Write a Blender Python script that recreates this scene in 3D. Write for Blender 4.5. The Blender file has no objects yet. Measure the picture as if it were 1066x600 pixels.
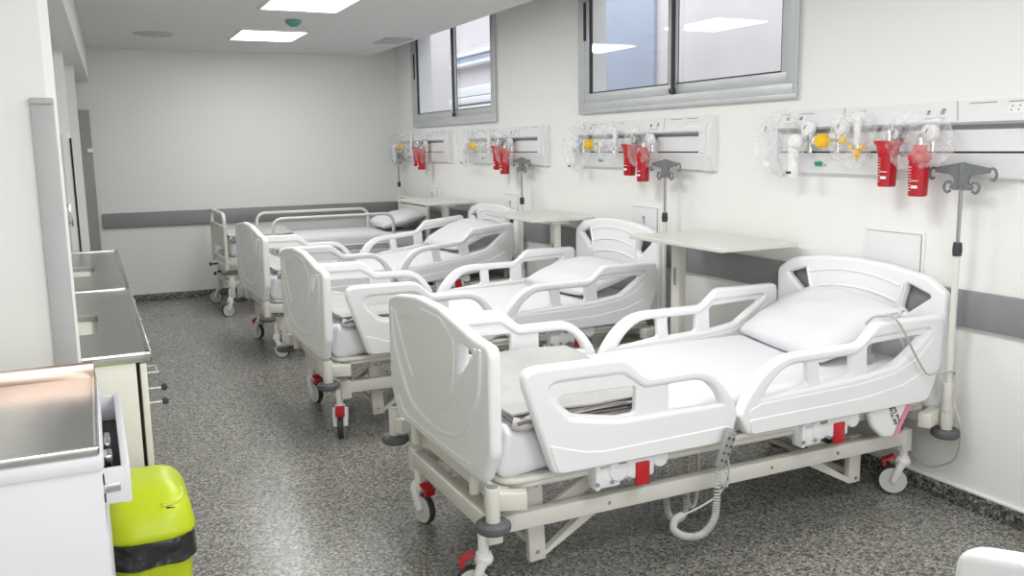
import bpy, bmesh, math, random
from mathutils import Vector, Matrix, Euler, noise

random.seed(7)
PI = math.pi
scene = bpy.context.scene
COL = scene.collection
R = math.radians

# ------------------------------------------------------------------ materials
def new_mat(name):
    m = bpy.data.materials.new(name); m.use_nodes = True
    nt = m.node_tree
    return m, nt, nt.nodes['Principled BSDF']

def mat(name, rgb, rough=.5, metal=0., spec=.5, bump=0., bscale=60., var=0., vscale=8., coat=0., stretch=None):
    m, nt, b = new_mat(name)
    b.inputs['Base Color'].default_value = (*rgb, 1)
    b.inputs['Roughness'].default_value = rough
    b.inputs['Metallic'].default_value = metal
    b.inputs['Specular IOR Level'].default_value = spec
    b.inputs['Coat Weight'].default_value = coat
    tc = nt.nodes.new('ShaderNodeTexCoord')
    src = tc.outputs['Object']
    if stretch:
        mp = nt.nodes.new('ShaderNodeMapping'); mp.inputs['Scale'].default_value = stretch
        nt.links.new(src, mp.inputs['Vector']); src = mp.outputs['Vector']
    if var:
        n = nt.nodes.new('ShaderNodeTexNoise'); n.inputs['Scale'].default_value = vscale; n.inputs['Detail'].default_value = 4
        nt.links.new(src, n.inputs['Vector'])
        r = nt.nodes.new('ShaderNodeValToRGB')
        r.color_ramp.elements[0].position = .3; r.color_ramp.elements[1].position = .7
        r.color_ramp.elements[0].color = (*[max(0, c * (1 - var)) for c in rgb], 1)
        r.color_ramp.elements[1].color = (*[min(1, c * (1 + var)) for c in rgb], 1)
        nt.links.new(n.outputs['Fac'], r.inputs['Fac']); nt.links.new(r.outputs['Color'], b.inputs['Base Color'])
    if bump:
        n = nt.nodes.new('ShaderNodeTexNoise'); n.inputs['Scale'].default_value = bscale; n.inputs['Detail'].default_value = 3
        nt.links.new(src, n.inputs['Vector'])
        bp = nt.nodes.new('ShaderNodeBump'); bp.inputs['Strength'].default_value = bump; bp.inputs['Distance'].default_value = .01
        nt.links.new(n.outputs['Fac'], bp.inputs['Height']); nt.links.new(bp.outputs['Normal'], b.inputs['Normal'])
    return m

def emis(name, rgb, s):
    m, nt, b = new_mat(name)
    b.inputs['Base Color'].default_value = (*rgb, 1)
    b.inputs['Emission Color'].default_value = (*rgb, 1)
    b.inputs['Emission Strength'].default_value = s
    return m

def terrazzo(name, dark, mid, light, scale, rough, joints=False, gain=1.):
    m, nt, b = new_mat(name); N, L = nt.nodes, nt.links
    tc = N.new('ShaderNodeTexCoord')
    v = N.new('ShaderNodeTexVoronoi'); v.inputs['Scale'].default_value = scale; L.new(tc.outputs['Object'], v.inputs['Vector'])
    sep = N.new('ShaderNodeSeparateColor'); L.new(v.outputs['Color'], sep.inputs['Color'])
    r = N.new('ShaderNodeValToRGB'); cr = r.color_ramp; cr.interpolation = 'CONSTANT'
    cr.elements[0].position = 0; cr.elements[0].color = (*dark, 1)
    cr.elements[1].position = .22; cr.elements[1].color = (*[(a + c) / 2 for a, c in zip(dark, mid)], 1)
    e = cr.elements.new(.4); e.color = (*mid, 1)
    e = cr.elements.new(.72); e.color = (*[(a + c) / 2 for a, c in zip(light, mid)], 1)
    e = cr.elements.new(.9); e.color = (*light, 1)
    L.new(sep.outputs[0], r.inputs['Fac'])
    n2 = N.new('ShaderNodeTexNoise'); n2.inputs['Scale'].default_value = scale * 1.7; n2.inputs['Detail'].default_value = 3
    L.new(tc.outputs['Object'], n2.inputs['Vector'])
    mx = N.new('ShaderNodeMix'); mx.data_type = 'RGBA'; mx.blend_type = 'OVERLAY'; mx.inputs[0].default_value = .35
    L.new(r.outputs['Color'], mx.inputs[6]); L.new(n2.outputs['Fac'], mx.inputs[7])
    out = mx.outputs[2]
    n3 = N.new('ShaderNodeTexNoise'); n3.inputs['Scale'].default_value = 1.3; n3.inputs['Detail'].default_value = 2
    L.new(tc.outputs['Object'], n3.inputs['Vector'])
    r3 = N.new('ShaderNodeMapRange'); r3.inputs[1].default_value = .3; r3.inputs[2].default_value = .7
    r3.inputs[3].default_value = .92 * gain; r3.inputs[4].default_value = 1.08 * gain
    L.new(n3.outputs['Fac'], r3.inputs[0])
    m2 = N.new('ShaderNodeMix'); m2.data_type = 'RGBA'; m2.blend_type = 'MULTIPLY'; m2.inputs[0].default_value = 1
    L.new(out, m2.inputs[6]); L.new(r3.outputs[0], m2.inputs[7]); out = m2.outputs[2]
    if joints:
        sx = N.new('ShaderNodeSeparateXYZ'); L.new(tc.outputs['Object'], sx.inputs[0])
        masks = []
        for ax, off in ((0, .3), (1, .83)):
            a = N.new('ShaderNodeMath'); a.operation = 'ADD'; a.inputs[1].default_value = 20 + off; L.new(sx.outputs[ax], a.inputs[0])
            d = N.new('ShaderNodeMath'); d.operation = 'MODULO'; d.inputs[1].default_value = 1.2; L.new(a.outputs[0], d.inputs[0])
            c = N.new('ShaderNodeMath'); c.operation = 'LESS_THAN'; c.inputs[1].default_value = .004; L.new(d.outputs[0], c.inputs[0])
            masks.append(c)
        mxm = N.new('ShaderNodeMath'); mxm.operation = 'MAXIMUM'
        L.new(masks[0].outputs[0], mxm.inputs[0]); L.new(masks[1].outputs[0], mxm.inputs[1])
        sc = N.new('ShaderNodeMath'); sc.operation = 'MULTIPLY'; sc.inputs[1].default_value = .35; L.new(mxm.outputs[0], sc.inputs[0])
        j = N.new('ShaderNodeMix'); j.data_type = 'RGBA'; L.new(sc.outputs[0], j.inputs[0]); L.new(out, j.inputs[6])
        j.inputs[7].default_value = (.55, .53, .48, 1); out = j.outputs[2]
    L.new(out, b.inputs['Base Color'])
    b.inputs['Roughness'].default_value = rough
    return m

def clear(name, rgb, fac, rough=.05, diff=0.):
    """thin see-through film or glass: transparent + gloss (+ a little haze)"""
    m = bpy.data.materials.new(name); m.use_nodes = True
    nt = m.node_tree; nt.nodes.clear(); N, L = nt.nodes, nt.links
    o = N.new('ShaderNodeOutputMaterial'); t = N.new('ShaderNodeBsdfTransparent'); t.inputs[0].default_value = (*rgb, 1)
    g = N.new('ShaderNodeBsdfGlossy'); g.inputs['Roughness'].default_value = rough; g.inputs[0].default_value = (1, 1, 1, 1)
    f = N.new('ShaderNodeLayerWeight'); f.inputs[0].default_value = .5
    pw = N.new('ShaderNodeMath'); pw.operation = 'POWER'; pw.inputs[1].default_value = 4; L.new(f.outputs['Facing'], pw.inputs[0])
    fr = N.new('ShaderNodeMapRange'); fr.inputs[3].default_value = fac; fr.inputs[4].default_value = .8 if diff == 0 else .14; L.new(pw.outputs[0], fr.inputs[0])
    tc = N.new('ShaderNodeTexCoord'); nz = N.new('ShaderNodeTexNoise'); nz.inputs['Scale'].default_value = 40
    L.new(tc.outputs['Object'], nz.inputs['Vector'])
    mx = N.new('ShaderNodeMixShader'); L.new(fr.outputs[0], mx.inputs[0]); L.new(t.outputs[0], mx.inputs[1]); L.new(g.outputs[0], mx.inputs[2])
    last = mx
    if diff:
        d = N.new('ShaderNodeBsdfDiffuse'); d.inputs[0].default_value = (.95, .95, .96, 1)
        mr = N.new('ShaderNodeMapRange'); mr.inputs[1].default_value = .35; mr.inputs[2].default_value = .7
        mr.inputs[3].default_value = diff * .4; mr.inputs[4].default_value = diff * 1.8
        L.new(nz.outputs['Fac'], mr.inputs[0])
        m2 = N.new('ShaderNodeMixShader'); L.new(mr.outputs[0], m2.inputs[0]); L.new(mx.outputs[0], m2.inputs[1]); L.new(d.outputs[0], m2.inputs[2]); last = m2
    L.new(last.outputs[0], o.inputs[0])
    return m

M = {}
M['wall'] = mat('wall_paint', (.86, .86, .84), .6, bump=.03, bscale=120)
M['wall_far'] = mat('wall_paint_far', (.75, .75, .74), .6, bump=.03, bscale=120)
M['ceil'] = mat('ceiling_paint', (.74, .75, .74), .75, bump=.02, bscale=90)
M['floor'] = terrazzo('terrazzo_floor', (.085, .083, .074), (.225, .22, .20), (.40, .39, .365), 120, .27, True, 1.1)
M['skirt'] = terrazzo('terrazzo_skirting', (.03, .03, .027), (.14, .135, .125), (.42, .41, .39), 95, .3, False, .9)
M['rail'] = mat('grey_bumper_rail', (.25, .25, .26), .5, var=.03)
M['guard'] = mat('corner_guard_grey', (.47, .47, .48), .45, var=.03)
M['plastic'] = mat('white_moulded_plastic', (.86, .87, .88), .33, var=.012, vscale=3)
M['metal'] = mat('cream_powder_coat', (.72, .71, .65), .4, var=.02)
M['sheet'] = mat('white_sheet', (.76, .765, .79), .85, bump=.15, bscale=14)
M['pillow'] = mat('white_pillowcase', (.77, .775, .80), .85, bump=.12, bscale=12)
M['blanket'] = mat('grey_blanket', (.50, .49, .475), .95, bump=.25, bscale=22, var=.06, vscale=6)
M['blanket_dark'] = mat('blanket_binding_fold_shade', (.2, .18, .17), .9, var=.1)
M['rubber'] = mat('dark_rubber', (.045, .045, .05), .6, var=.1)
M['bump'] = mat('grey_bumper_rubber', (.11, .11, .12), .6, var=.08)
M['red'] = mat('red_plastic', (.55, .02, .025), .35, var=.05)
M['wheel'] = mat('pale_wheel', (.66, .66, .63), .45, var=.03)
M['dark'] = mat('dark_shadow_gap', (.02, .02, .02), .8, var=.1)
M['grey'] = mat('grey_plastic', (.30, .31, .31), .5, var=.03)
M['hang'] = mat('hanger_grey', (.17, .185, .19), .5, var=.03)
M['cord'] = mat('grey_cord', (.5, .5, .49), .5, var=.03)
M['steel'] = mat('brushed_steel', (.62, .61, .59), .28, 1., var=.08, vscale=20, stretch=(1, 18, 1))
M['steel_pol'] = mat('polished_steel', (.72, .72, .71), .18, 1., var=.04)
M['steel_bowl'] = mat('sink_bowl_steel', (.42, .42, .40), .38, 1., var=.06)
M['rod'] = mat('dull_steel_rod', (.34, .34, .33), .4, .7, var=.03)
M['copper'] = mat('warm_steel_lip', (.78, .60, .50), .25, 1., var=.1, stretch=(1, 12, 1))
M['alu'] = mat('anodised_aluminium', (.56, .585, .59), .42, .25, var=.03)
M['alu_dark'] = mat('dark_gasket', (.03, .035, .045), .5, var=.1)
M['cab'] = mat('white_laminate', (.72, .72, .75), .4, var=.012)
M['cream'] = mat('cream_laminate', (.83, .82, .74), .4, var=.012)
M['lime'] = mat('lime_plastic', (.54, .66, .012), .38, var=.03)
M['bag'] = mat('black_bag', (.025, .026, .03), .3, bump=.6, bscale=25)
M['jar'] = mat('red_jar', (.46, .006, .015), .2, var=.05, coat=.3)
M['yellow'] = mat('yellow_knob', (.88, .52, .01), .35, var=.04)
M['chrome'] = mat('chrome', (.8, .8, .8), .12, 1., var=.03)
M['white'] = mat('white_part', (.88, .88, .88), .35, var=.012)
M['gauge'] = mat('clear_gauge', (.80, .81, .82), .15, var=.05)
M['panel'] = mat('headwall_white', (.80, .81, .82), .3, var=.012)
M['panel_grey'] = mat('headwall_grey_channel', (.40, .41, .42), .35, .3, var=.04)
M['green'] = mat('green_label', (.02, .30, .20), .4, var=.1)
M['dome'] = mat('green_detector', (.10, .32, .26), .35, var=.1)
M['pink'] = mat('pink_band', (.75, .28, .42), .5, var=.05)
M['black'] = mat('black_print', (.015, .015, .015), .6, var=.1)
M['table'] = mat('table_laminate', (.66, .66, .62), .35, var=.015)
M['door_grey'] = mat('grey_door', (.30, .30, .295), .5, var=.02)
M['outside'] = mat('outside_render', (.62, .57, .59), .9, var=.05, vscale=2)
M['outside2'] = mat('outside_blue', (.36, .40, .50), .9, var=.05, vscale=2)
M['outside3'] = mat('outside_ledge', (.80, .82, .86), .8, var=.03)
M['glass'] = clear('window_glass', (.95, .965, .97), .045, .01)
M['film'] = clear('clear_bag_film', (.985, .985, .985), .02, .25, .15)
M['lamp'] = emis('lamp_diffuser', (1, 1, .98), 5)
M['screen'] = mat('grey_vent', (.52, .53, .53), .6, var=.03)

# ------------------------------------------------------------------ mesh kit
def rpoly(pts, n=6):
    """polygon whose corners carry a radius: (u, v[, r])"""
    out = []; k = len(pts)
    for i, p in enumerate(pts):
        r = p[2] if len(p) > 2 else 0
        P = Vector(p[:2]); A = Vector(pts[i - 1][:2]); B_ = Vector(pts[(i + 1) % k][:2])
        if r <= 0: out.append(P); continue
        a = (A - P); b = (B_ - P); la, lb = a.length, b.length; a.normalize(); b.normalize()
        ang = max(.05, a.angle(b)); t = min(r / math.tan(ang / 2), la * .49, lb * .49); 
        p0, p1 = P + a * t, P + b * t
        for j in range(n + 1):
            s = j / n
            out.append((1 - s) ** 2 * p0 + 2 * s * (1 - s) * P + s * s * p1)
    return out

class B:
    def __init__(s): s.bm = bmesh.new()
    def add(s, me, mi=0, mx=None):
        if mx is not None: me.transform(mx)
        n = len(s.bm.faces)
        s.bm.from_mesh(me); bpy.data.meshes.remove(me)
        s.bm.faces.ensure_lookup_table()
        for f in s.bm.faces[n:]: f.material_index = mi
        return s
    def tmp(s, bm, mi=0, mx=None):
        me = bpy.data.meshes.new('t'); bm.to_mesh(me); bm.free(); return s.add(me, mi, mx)
    def box(s, c, d, bev=0., mi=0, rot=None, seg=2):
        bm = bmesh.new(); bmesh.ops.create_cube(bm, size=1)
        for v in bm.verts: v.co = Vector((v.co.x * d[0], v.co.y * d[1], v.co.z * d[2]))
        if bev: bmesh.ops.bevel(bm, geom=bm.edges[:], offset=min(bev, min(d) * .49), segments=seg, affect='EDGES', profile=.5)
        mx = Matrix.Translation(c)
        if rot is not None: mx = mx @ Euler(rot).to_matrix().to_4x4()
        return s.tmp(bm, mi, mx)
    def cyl(s, p0, p1, r0, r1=None, mi=0, n=20, bev=0.):
        p0, p1 = Vector(p0), Vector(p1); d = p1 - p0; r1 = r0 if r1 is None else r1
        bm = bmesh.new(); bmesh.ops.create_cone(bm, segments=n, radius1=r0, radius2=r1, depth=d.length, cap_ends=True)
        if bev:
            ed = [e for e in bm.edges if len(e.link_faces) == 2 and any(len(f.verts) > 4 for f in e.link_faces)]
            bmesh.ops.bevel(bm, geom=ed, offset=bev, segments=3, affect='EDGES', profile=.5)
        q = Vector((0, 0, 1)).rotation_difference(d.normalized())
        return s.tmp(bm, mi, Matrix.Translation((p0 + p1) / 2) @ q.to_matrix().to_4x4())
    def sph(s, c, r, sc=(1, 1, 1), mi=0, n=16):
        bm = bmesh.new(); bmesh.ops.create_uvsphere(bm, u_segments=n, v_segments=n // 2, radius=r)
        return s.tmp(bm, mi, Matrix.Translation(c) @ Matrix.Diagonal((*sc, 1)))
    def lathe(s, prof, c=(0, 0, 0), axis=(0, 0, 1), n=28, mi=0, cap=True):
        bm = bmesh.new(); rings = []
        for r, z in prof:
            rings.append([bm.verts.new((r * math.cos(2 * PI * i / n), r * math.sin(2 * PI * i / n), z)) for i in range(n)])
        for a, b in zip(rings, rings[1:]):
            for i in range(n): bm.faces.new((a[i], a[(i + 1) % n], b[(i + 1) % n], b[i]))
        if cap and prof[0][0] > 1e-4: bm.faces.new(rings[0][::-1])
        if cap and prof[-1][0] > 1e-4: bm.faces.new(rings[-1])
        bmesh.ops.remove_doubles(bm, verts=bm.verts[:], dist=1e-5)
        q = Vector((0, 0, 1)).rotation_difference(Vector(axis).normalized())
        return s.tmp(bm, mi, Matrix.Translation(c) @ q.to_matrix().to_4x4())
    def tube(s, pts, r, n=10, mi=0, close=False):
        P = [Vector(p) for p in pts]; bm = bmesh.new(); rings = []; k = len(P)
        up = None
        for i, p in enumerate(P):
            if close: t = P[(i + 1) % k] - P[i - 1]
            else: t = P[min(i + 1, k - 1)] - P[max(i - 1, 0)]
            t.normalize()
            if up is None: up = t.orthogonal().normalized()
            else:
                up = up - t * up.dot(t)
                up = up.normalized() if up.length > 1e-6 else t.orthogonal().normalized()
            w = t.cross(up); rr = r(i / (k - 1)) if callable(r) else r
            rings.append([bm.verts.new(p + rr * (up * math.cos(2 * PI * j / n) + w * math.sin(2 * PI * j / n))) for j in range(n)])
        pairs = list(zip(rings, rings[1:])) + ([(rings[-1], rings[0])] if close else [])
        for a, b in pairs:
            for j in range(n): bm.faces.new((a[j], a[(j + 1) % n], b[(j + 1) % n], b[j]))
        if not close: bm.faces.new(rings[0][::-1]); bm.faces.new(rings[-1])
        return s.tmp(bm, mi)
    def plate(s, outer, holes, thick, bev, axis='y', at=0., mi=0, seg=3, inset=0.):
        cu = bpy.data.curves.new('t', 'CURVE'); cu.dimensions = '2D'; cu.fill_mode = 'BOTH'
        for pl in [outer] + list(holes):
            sp = cu.splines.new('POLY'); sp.points.add(len(pl) - 1); sp.use_cyclic_u = True
            for q, p in zip(sp.points, pl): q.co = (p[0], p[1], 0, 1)
        cu.extrude = max(1e-4, thick / 2 - bev); cu.bevel_depth = bev; cu.bevel_resolution = seg; cu.offset = -bev - inset
        o = bpy.data.objects.new('t', cu); COL.objects.link(o)
        bpy.context.view_layer.update()
        me = bpy.data.meshes.new_from_object(o.evaluated_get(bpy.context.evaluated_depsgraph_get()))
        bpy.data.objects.remove(o); bpy.data.curves.remove(cu)
        me.materials.clear()
        if axis == 'y': mx = Matrix(((1, 0, 0, 0), (0, 0, -1, at), (0, 1, 0, 0), (0, 0, 0, 1)))
        elif axis == 'x': mx = Matrix(((0, 0, 1, at), (1, 0, 0, 0), (0, 1, 0, 0), (0, 0, 0, 1)))
        else: mx = Matrix.Translation((0, 0, at))
        return s.add(me, mi, mx)
    def prism(s, poly, a0, a1, axis='y', mi=0):
        """simple convex-ish polygon swept between two coordinates"""
        def at(p, a): return {'y': (p[0], a, p[1]), 'x': (a, p[0], p[1]), 'z': (p[0], p[1], a)}[axis]
        bm = bmesh.new(); v0 = [bm.verts.new(at(p, a0)) for p in poly]; v1 = [bm.verts.new(at(p, a1)) for p in poly]
        k = len(poly)
        bm.faces.new(v0); bm.faces.new(v1[::-1])
        for i in range(k): bm.faces.new((v0[i], v1[i], v1[(i + 1) % k], v0[(i + 1) % k]))
        bmesh.ops.recalc_face_normals(bm, faces=bm.faces[:])
        return s.tmp(bm, mi)
    def soft(s, c, d, fn, nx=24, ny=24, mi=0, mx=None):
        """closed cushion: two grids, top z = +fn(u,v), bottom = -fn2"""
        bm = bmesh.new(); T, Bt = {}, {}
        for i in range(nx + 1):
            for j in range(ny + 1):
                u, v = 2 * i / nx - 1, 2 * j / ny - 1
                x, y, zt, zb = fn(u, v)
                T[i, j] = bm.verts.new((x * d[0] / 2, y * d[1] / 2, zt * d[2]))
                Bt[i, j] = T[i, j] if i in (0, nx) or j in (0, ny) else bm.verts.new((x * d[0] / 2, y * d[1] / 2, zb * d[2]))
        for i in range(nx):
            for j in range(ny):
                bm.faces.new((T[i, j], T[i + 1, j], T[i + 1, j + 1], T[i, j + 1]))
                try: bm.faces.new((Bt[i, j], Bt[i, j + 1], Bt[i + 1, j + 1], Bt[i + 1, j]))
                except ValueError: pass
        return s.tmp(bm, mi, (Matrix.Translation(c) @ mx) if mx else Matrix.Translation(c))
    def text(s, body, size, mx, mi=0, depth=.0006):
        cu = bpy.data.curves.new('t', 'FONT'); cu.body = body; cu.size = size; cu.extrude = depth
        cu.align_x = 'CENTER'; cu.align_y = 'CENTER'
        o = bpy.data.objects.new('t', cu); COL.objects.link(o); bpy.context.view_layer.update()
        me = bpy.data.meshes.new_from_object(o.evaluated_get(bpy.context.evaluated_depsgraph_get()))
        bpy.data.objects.remove(o); bpy.data.curves.remove(cu); me.materials.clear()
        return s.add(me, mi, mx)

def obj(name, b, mats, parent=None, ang=35, loc=None):
    me = bpy.data.meshes.new(name); b.bm.normal_update(); b.bm.to_mesh(me); b.bm.free()
    for m in (mats if isinstance(mats, (list, tuple)) else [mats]): me.materials.append(M[m])
    me.shade_smooth()
    if ang < 180: me.set_sharp_from_angle(angle=R(ang))
    o = bpy.data.objects.new(name, me); COL.objects.link(o)
    if parent: o.parent = parent
    if loc: o.location = loc
    return o

def tag(o, label, cat, group=None):
    o['label'] = label; o['category'] = cat
    if group: o['group'] = group
    return o
def thing(name, label, cat, loc=(0, 0, 0), rz=0., group=None):
    o = bpy.data.objects.new(name, None); COL.objects.link(o); o.empty_display_size = .1
    o.location = loc; o.rotation_euler = (0, 0, rz)
    return tag(o, label, cat, group)
def struct(name, b, mats, ang=35, parent=None):
    o = obj(name, b, mats, parent, ang)
    if not parent: o['kind'] = 'structure'
    return o
def copy_tree(o, label=None, parent=None):
    c = o.copy(); COL.objects.link(c); c.parent = parent
    if label: c['label'] = label
    for ch in list(o.children): copy_tree(ch, None, c)
    return c
def catmull(P, k=8):
    P = [Vector(p) for p in P]; out = []
    for i in range(len(P) - 1):
        a, b, c, d = P[max(i - 1, 0)], P[i], P[i + 1], P[min(i + 2, len(P) - 1)]
        for j in range(k):
            t = j / k
            out.append(.5 * ((2 * b) + (c - a) * t + (2 * a - 5 * b + 4 * c - d) * t * t + (3 * b - a - 3 * c + d) * t ** 3))
    out.append(P[-1]); return out

# ------------------------------------------------------------------ room
D = 6.89; CZ = 2.55; XL = -3.95; Y0 = -4.6; XS = -.30; HZ = 3.05
b = B(); b.box(((XL - .5) / 2 + .5, (Y0 + D) / 2, -.05), (5.6, D - Y0 + .3, .1)); struct('floor', b, 'floor')
# right wall with two window openings
W1 = (.488, 2.657, 1.764, 2.78); W2 = (4.135, 6.283, 1.755, 2.80)
b = B()
def wall_x(y0, y1, z0, z1): b.box((.1, (y0 + y1) / 2, (z0 + z1) / 2), (.2, y1 - y0, z1 - z0))
wall_x(Y0, D + .2, 0, W1[2]); wall_x(Y0, W1[0], W1[2], HZ); wall_x(W1[1], W2[0], W1[2], HZ); wall_x(W2[1], D + .2, W1[2], HZ)
wall_x(W1[0], W1[1], W1[3], HZ); wall_x(W2[0], W2[1], W2[3], HZ)
bmesh.ops.remove_doubles(b.bm, verts=b.bm.verts[:], dist=1e-5)
struct('wall_right', b, 'wall')
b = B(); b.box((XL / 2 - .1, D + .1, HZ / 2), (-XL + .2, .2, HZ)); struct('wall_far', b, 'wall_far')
b = B(); b.box((XL - .1, (Y0 + D) / 2, HZ / 2), (.2, D - Y0, HZ)); struct('wall_left', b, 'wall')
# suspended ceiling that stops short of the window wall, and the higher slab above
b = B(); b.box(((XL + XS) / 2, (Y0 + D) / 2, CZ + .05), (XS - XL, D - Y0, .1)); struct('ceiling', b, 'ceil')
b = B(); b.box((-.3, (Y0 + D) / 2, HZ + .05), (.8, D - Y0 + .2, .1)); b.box((-.65, (Y0 + D) / 2, (CZ + HZ) / 2 + .1), (.1, D - Y0, HZ - CZ - .1)); struct('ceiling', b, 'ceil').name = 'ceiling_upper'
# bulkhead and stub walls along the left
b = B(); b.prism([(XL, .6), (-3.305, .6), (-3.163, D), (XL, D)], 2.22, CZ, 'z'); struct('trim_1', b, 'ceil')
b = B()
b.prism([(XL, -.0), (-3.335, 0), (-3.31, .03), (-3.31, .06), (XL, .06)], 0, CZ, 'z'); struct('wall_pillar', b, 'wall')
b = B(); b.box(((XL - 3.333) / 2, 3.95, 1.11), (-3.333 - XL, .1, 2.22)); struct('wall_alcove', b, 'wall')
b = B(); b.box(((XL - 3.278) / 2, 5.0, 1.11), (-3.278 - XL, .1, 2.22)); struct('wall_partition', b, 'wall')
# white door leaf on the alcove wall with a painted dark strip for the shadow gap, lever and paper bag
b = B(); b.box((-3.362, 3.893, .86), (.05, .02, 1.62), .003); b.box((-3.333, 3.89, .83), (.012, .03, 1.62), 0, 1)
d2 = struct('door_2', b, ['white', 'dark'])
b = B(); b.tube(catmull([(-3.388, 3.88, 1.19), (-3.392, 3.85, 1.17), (-3.375, 3.84, 1.11), (-3.37, 3.85, 1.04)]), .008, 8); b.box((-3.385, 3.88, 1.12), (.03, .008, .14), .003)
obj('door_handle', b, 'chrome', d2)
# grey door in the far wall
b = B(); b.box((-3.62, D - .02, .975), (.87, .04, 1.95), .004)
d1 = struct('door_1', b, 'door_grey')
b = B(); b.box((-3.205, D - .045, 1.56), (.05, .01, .035), .002); b.box((-3.205, D - .055, 1.545), (.05, .02, .01), .002); obj('door_handle', b, 'white', d1)
# corner guard
b = B(); b.box((-3.349, -.005, .853), (.064, .022, 1.705), .006); b.box((-3.349, -.008, 1.695), (.066, .03, .018), .005); struct('trim_2', b, 'guard')
# bumper rails
b = B(); b.box((-.014, (Y0 + D) / 2, .848), (.028, D - Y0, .153), .01); struct('trim_3', b, 'rail')
b = B(); b.box((-1.58, D - .014, .848), (3.14, .028, .153), .012); struct('trim_4', b, 'rail')
# skirting
b = B(); b.box((-.008, (Y0 + D) / 2, .036), (.016, D - Y0, .073), .002); b.box((-.006, (Y0 + D) / 2, .079), (.014, D - Y0, .012), .003, 1); struct('baseboard_right', b, ['skirt', 'wall'])
b = B(); b.box((-1.58, D - .008, .036), (3.15, .016, .073), .002); struct('baseboard_far', b, 'skirt')

# windows: aluminium sliders
def window(name, W, pane_y, flat):
    y0, y1, z0, z1 = W
    b = B(); fw = .065
    for (ya, yb, za, zb) in ((y0, y1, z0, z0 + fw), (y0, y1, z1 - fw, z1), (y0, y0 + fw, z0 + fw, z1 - fw), (y1 - fw, y1, z0 + fw, z1 - fw)):
        b.box((.0, (ya + yb) / 2, (za + zb) / 2), (.05, yb - ya, zb - za), .004)
    for (ya, yb, za, zb) in ((y0 - .012, y1 + .012, z0 - .012, z0 + .012), (y0 - .012, y0 + .012, z0 + .012, z1), (y1 - .012, y1 + .012, z0 + .012, z1)):
        b.box((-.022, (ya + yb) / 2, (za + zb) / 2), (.012, yb - ya, zb - za), .003)
    fr = struct(name, b, 'alu')
    ym = pane_y
    for k, (ya, yb, xx) in enumerate(((y0 + fw, ym + .04, .012), (ym - .04, y1 - fw, -.004))):
        b = B(); s_ = .06
        za, zb = z0 + fw, z1 - fw
        for (a0, a1, c0, c1) in ((ya, yb, za, za + s_), (ya, yb, zb - s_, zb), (ya, ya + s_, za + s_, zb - s_), (yb - s_, yb, za + s_, zb - s_)):
            b.box((xx, (a0 + a1) / 2, (c0 + c1) / 2), (.03, a1 - a0, c1 - c0), .003)
        for (a0, a1, c0, c1) in ((ya + s_, yb - s_, za + s_, za + s_ + .008), (ya + s_, ya + s_ + .008, za + s_, zb - s_), (yb - s_ - .012, yb - s_, za + s_, zb - s_)):
            b.box((xx, (a0 + a1) / 2, (c0 + c1) / 2), (.022, a1 - a0, c1 - c0), 0, 1)
        if k == 1: b.box((xx - .016, ya + .008, (za + zb) / 2), (.012, .03, zb - za), .002, 1); b.box((xx - .02, y1 - fw - .012, z0 + .62), (.012, .02, .26), .003, 1); b.box((xx - .02, ya + .01, z0 + .085), (.02, .045, .03), .002, 1)
        sa = obj('sash', b, ['alu', 'alu_dark'], fr)
        b = B(); b.box((xx, (ya + yb) / 2, (za + zb) / 2), (.004, yb - ya - .1, zb - za - .1)); obj('pane', b, 'glass', sa)
window('window_1', W1, 1.56, 1); window('window_2', W2, 5.13, 0)
# courtyard wall outside
b = B(); b.box((2.42, 6., 1.2), (.1, 24., 5.2)); b.box((2.36, 6.85, 1.2), (.06, 3.3, 5.2), 0, 1)
for zc, h, mi, dx in ((2.95, .05, 2, .03), (2.87, .10, 1, .015), (2.80, .05, 2, .04), (2.38, .14, 2, .03), (2.24, .10, 2, .05), (2.08, .16, 2, .04)): b.box((2.37 - dx, 9.5, zc), (.1 + 2 * dx, 2.9, h), .01, mi)
struct('wall_courtyard', b, ['outside', 'outside2', 'outside3'])

# ceiling fittings
def light(y0, y1, x0, x1, label):
    t = thing('ceiling_light', label, 'light', ((x0 + x1) / 2, (y0 + y1) / 2, CZ), 0, 'square ceiling lights')
    w, l = x1 - x0, y1 - y0
    b = B()
    for c, d in (((0, l / 2, -.004), (w + .02, .02, .014)), ((0, -l / 2, -.004), (w + .02, .02, .014)), ((w / 2, 0, -.004), (.02, l, .014)), ((-w / 2, 0, -.004), (.02, l, .014))): b.box(c, d, .002)
    obj('frame', b, 'white', t)
    b = B(); b.box((0, 0, -.004), (w - .015, l - .015, .006)); obj('diffuser', b, 'lamp', t)
light(5.0, 5.74, -1.97, -1.40, 'white lit ceiling panel farthest along the room, closest to the far wall')
light(3.05, 3.79, -2.03, -1.46, 'white lit ceiling panel cut by the top edge of the photo')
b = B(); b.lathe([(.062, 0), (.062, -.012), (.055, -.03), (.03, -.05), (0, -.054)]); b.cyl((0, 0, -.05), (0, 0, -.058), .008, mi=1)
o = obj('smoke_detector', b, ['dome', 'white'], loc=(-1.673, 4.33, CZ)); tag(o, 'small green dome detector on the ceiling between the two lit panels', 'detector')
b = B(); b.lathe([(.17, 0), (.17, -.006), (.14, -.014), (.125, -.006), (.10, -.018), (.08, -.008), (.05, -.02), (0, -.02)])
o = obj('round_ceiling_vent', b, 'screen', loc=(-2.63, 5.53, CZ)); tag(o, 'round grey ceiling vent left of the lit panels near the far wall', 'vent')
t = thing('ceiling_grille', 'square grey air grille in the ceiling beside the window wall', 'vent', (-.50, 5.42, CZ))
b = B()
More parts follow.
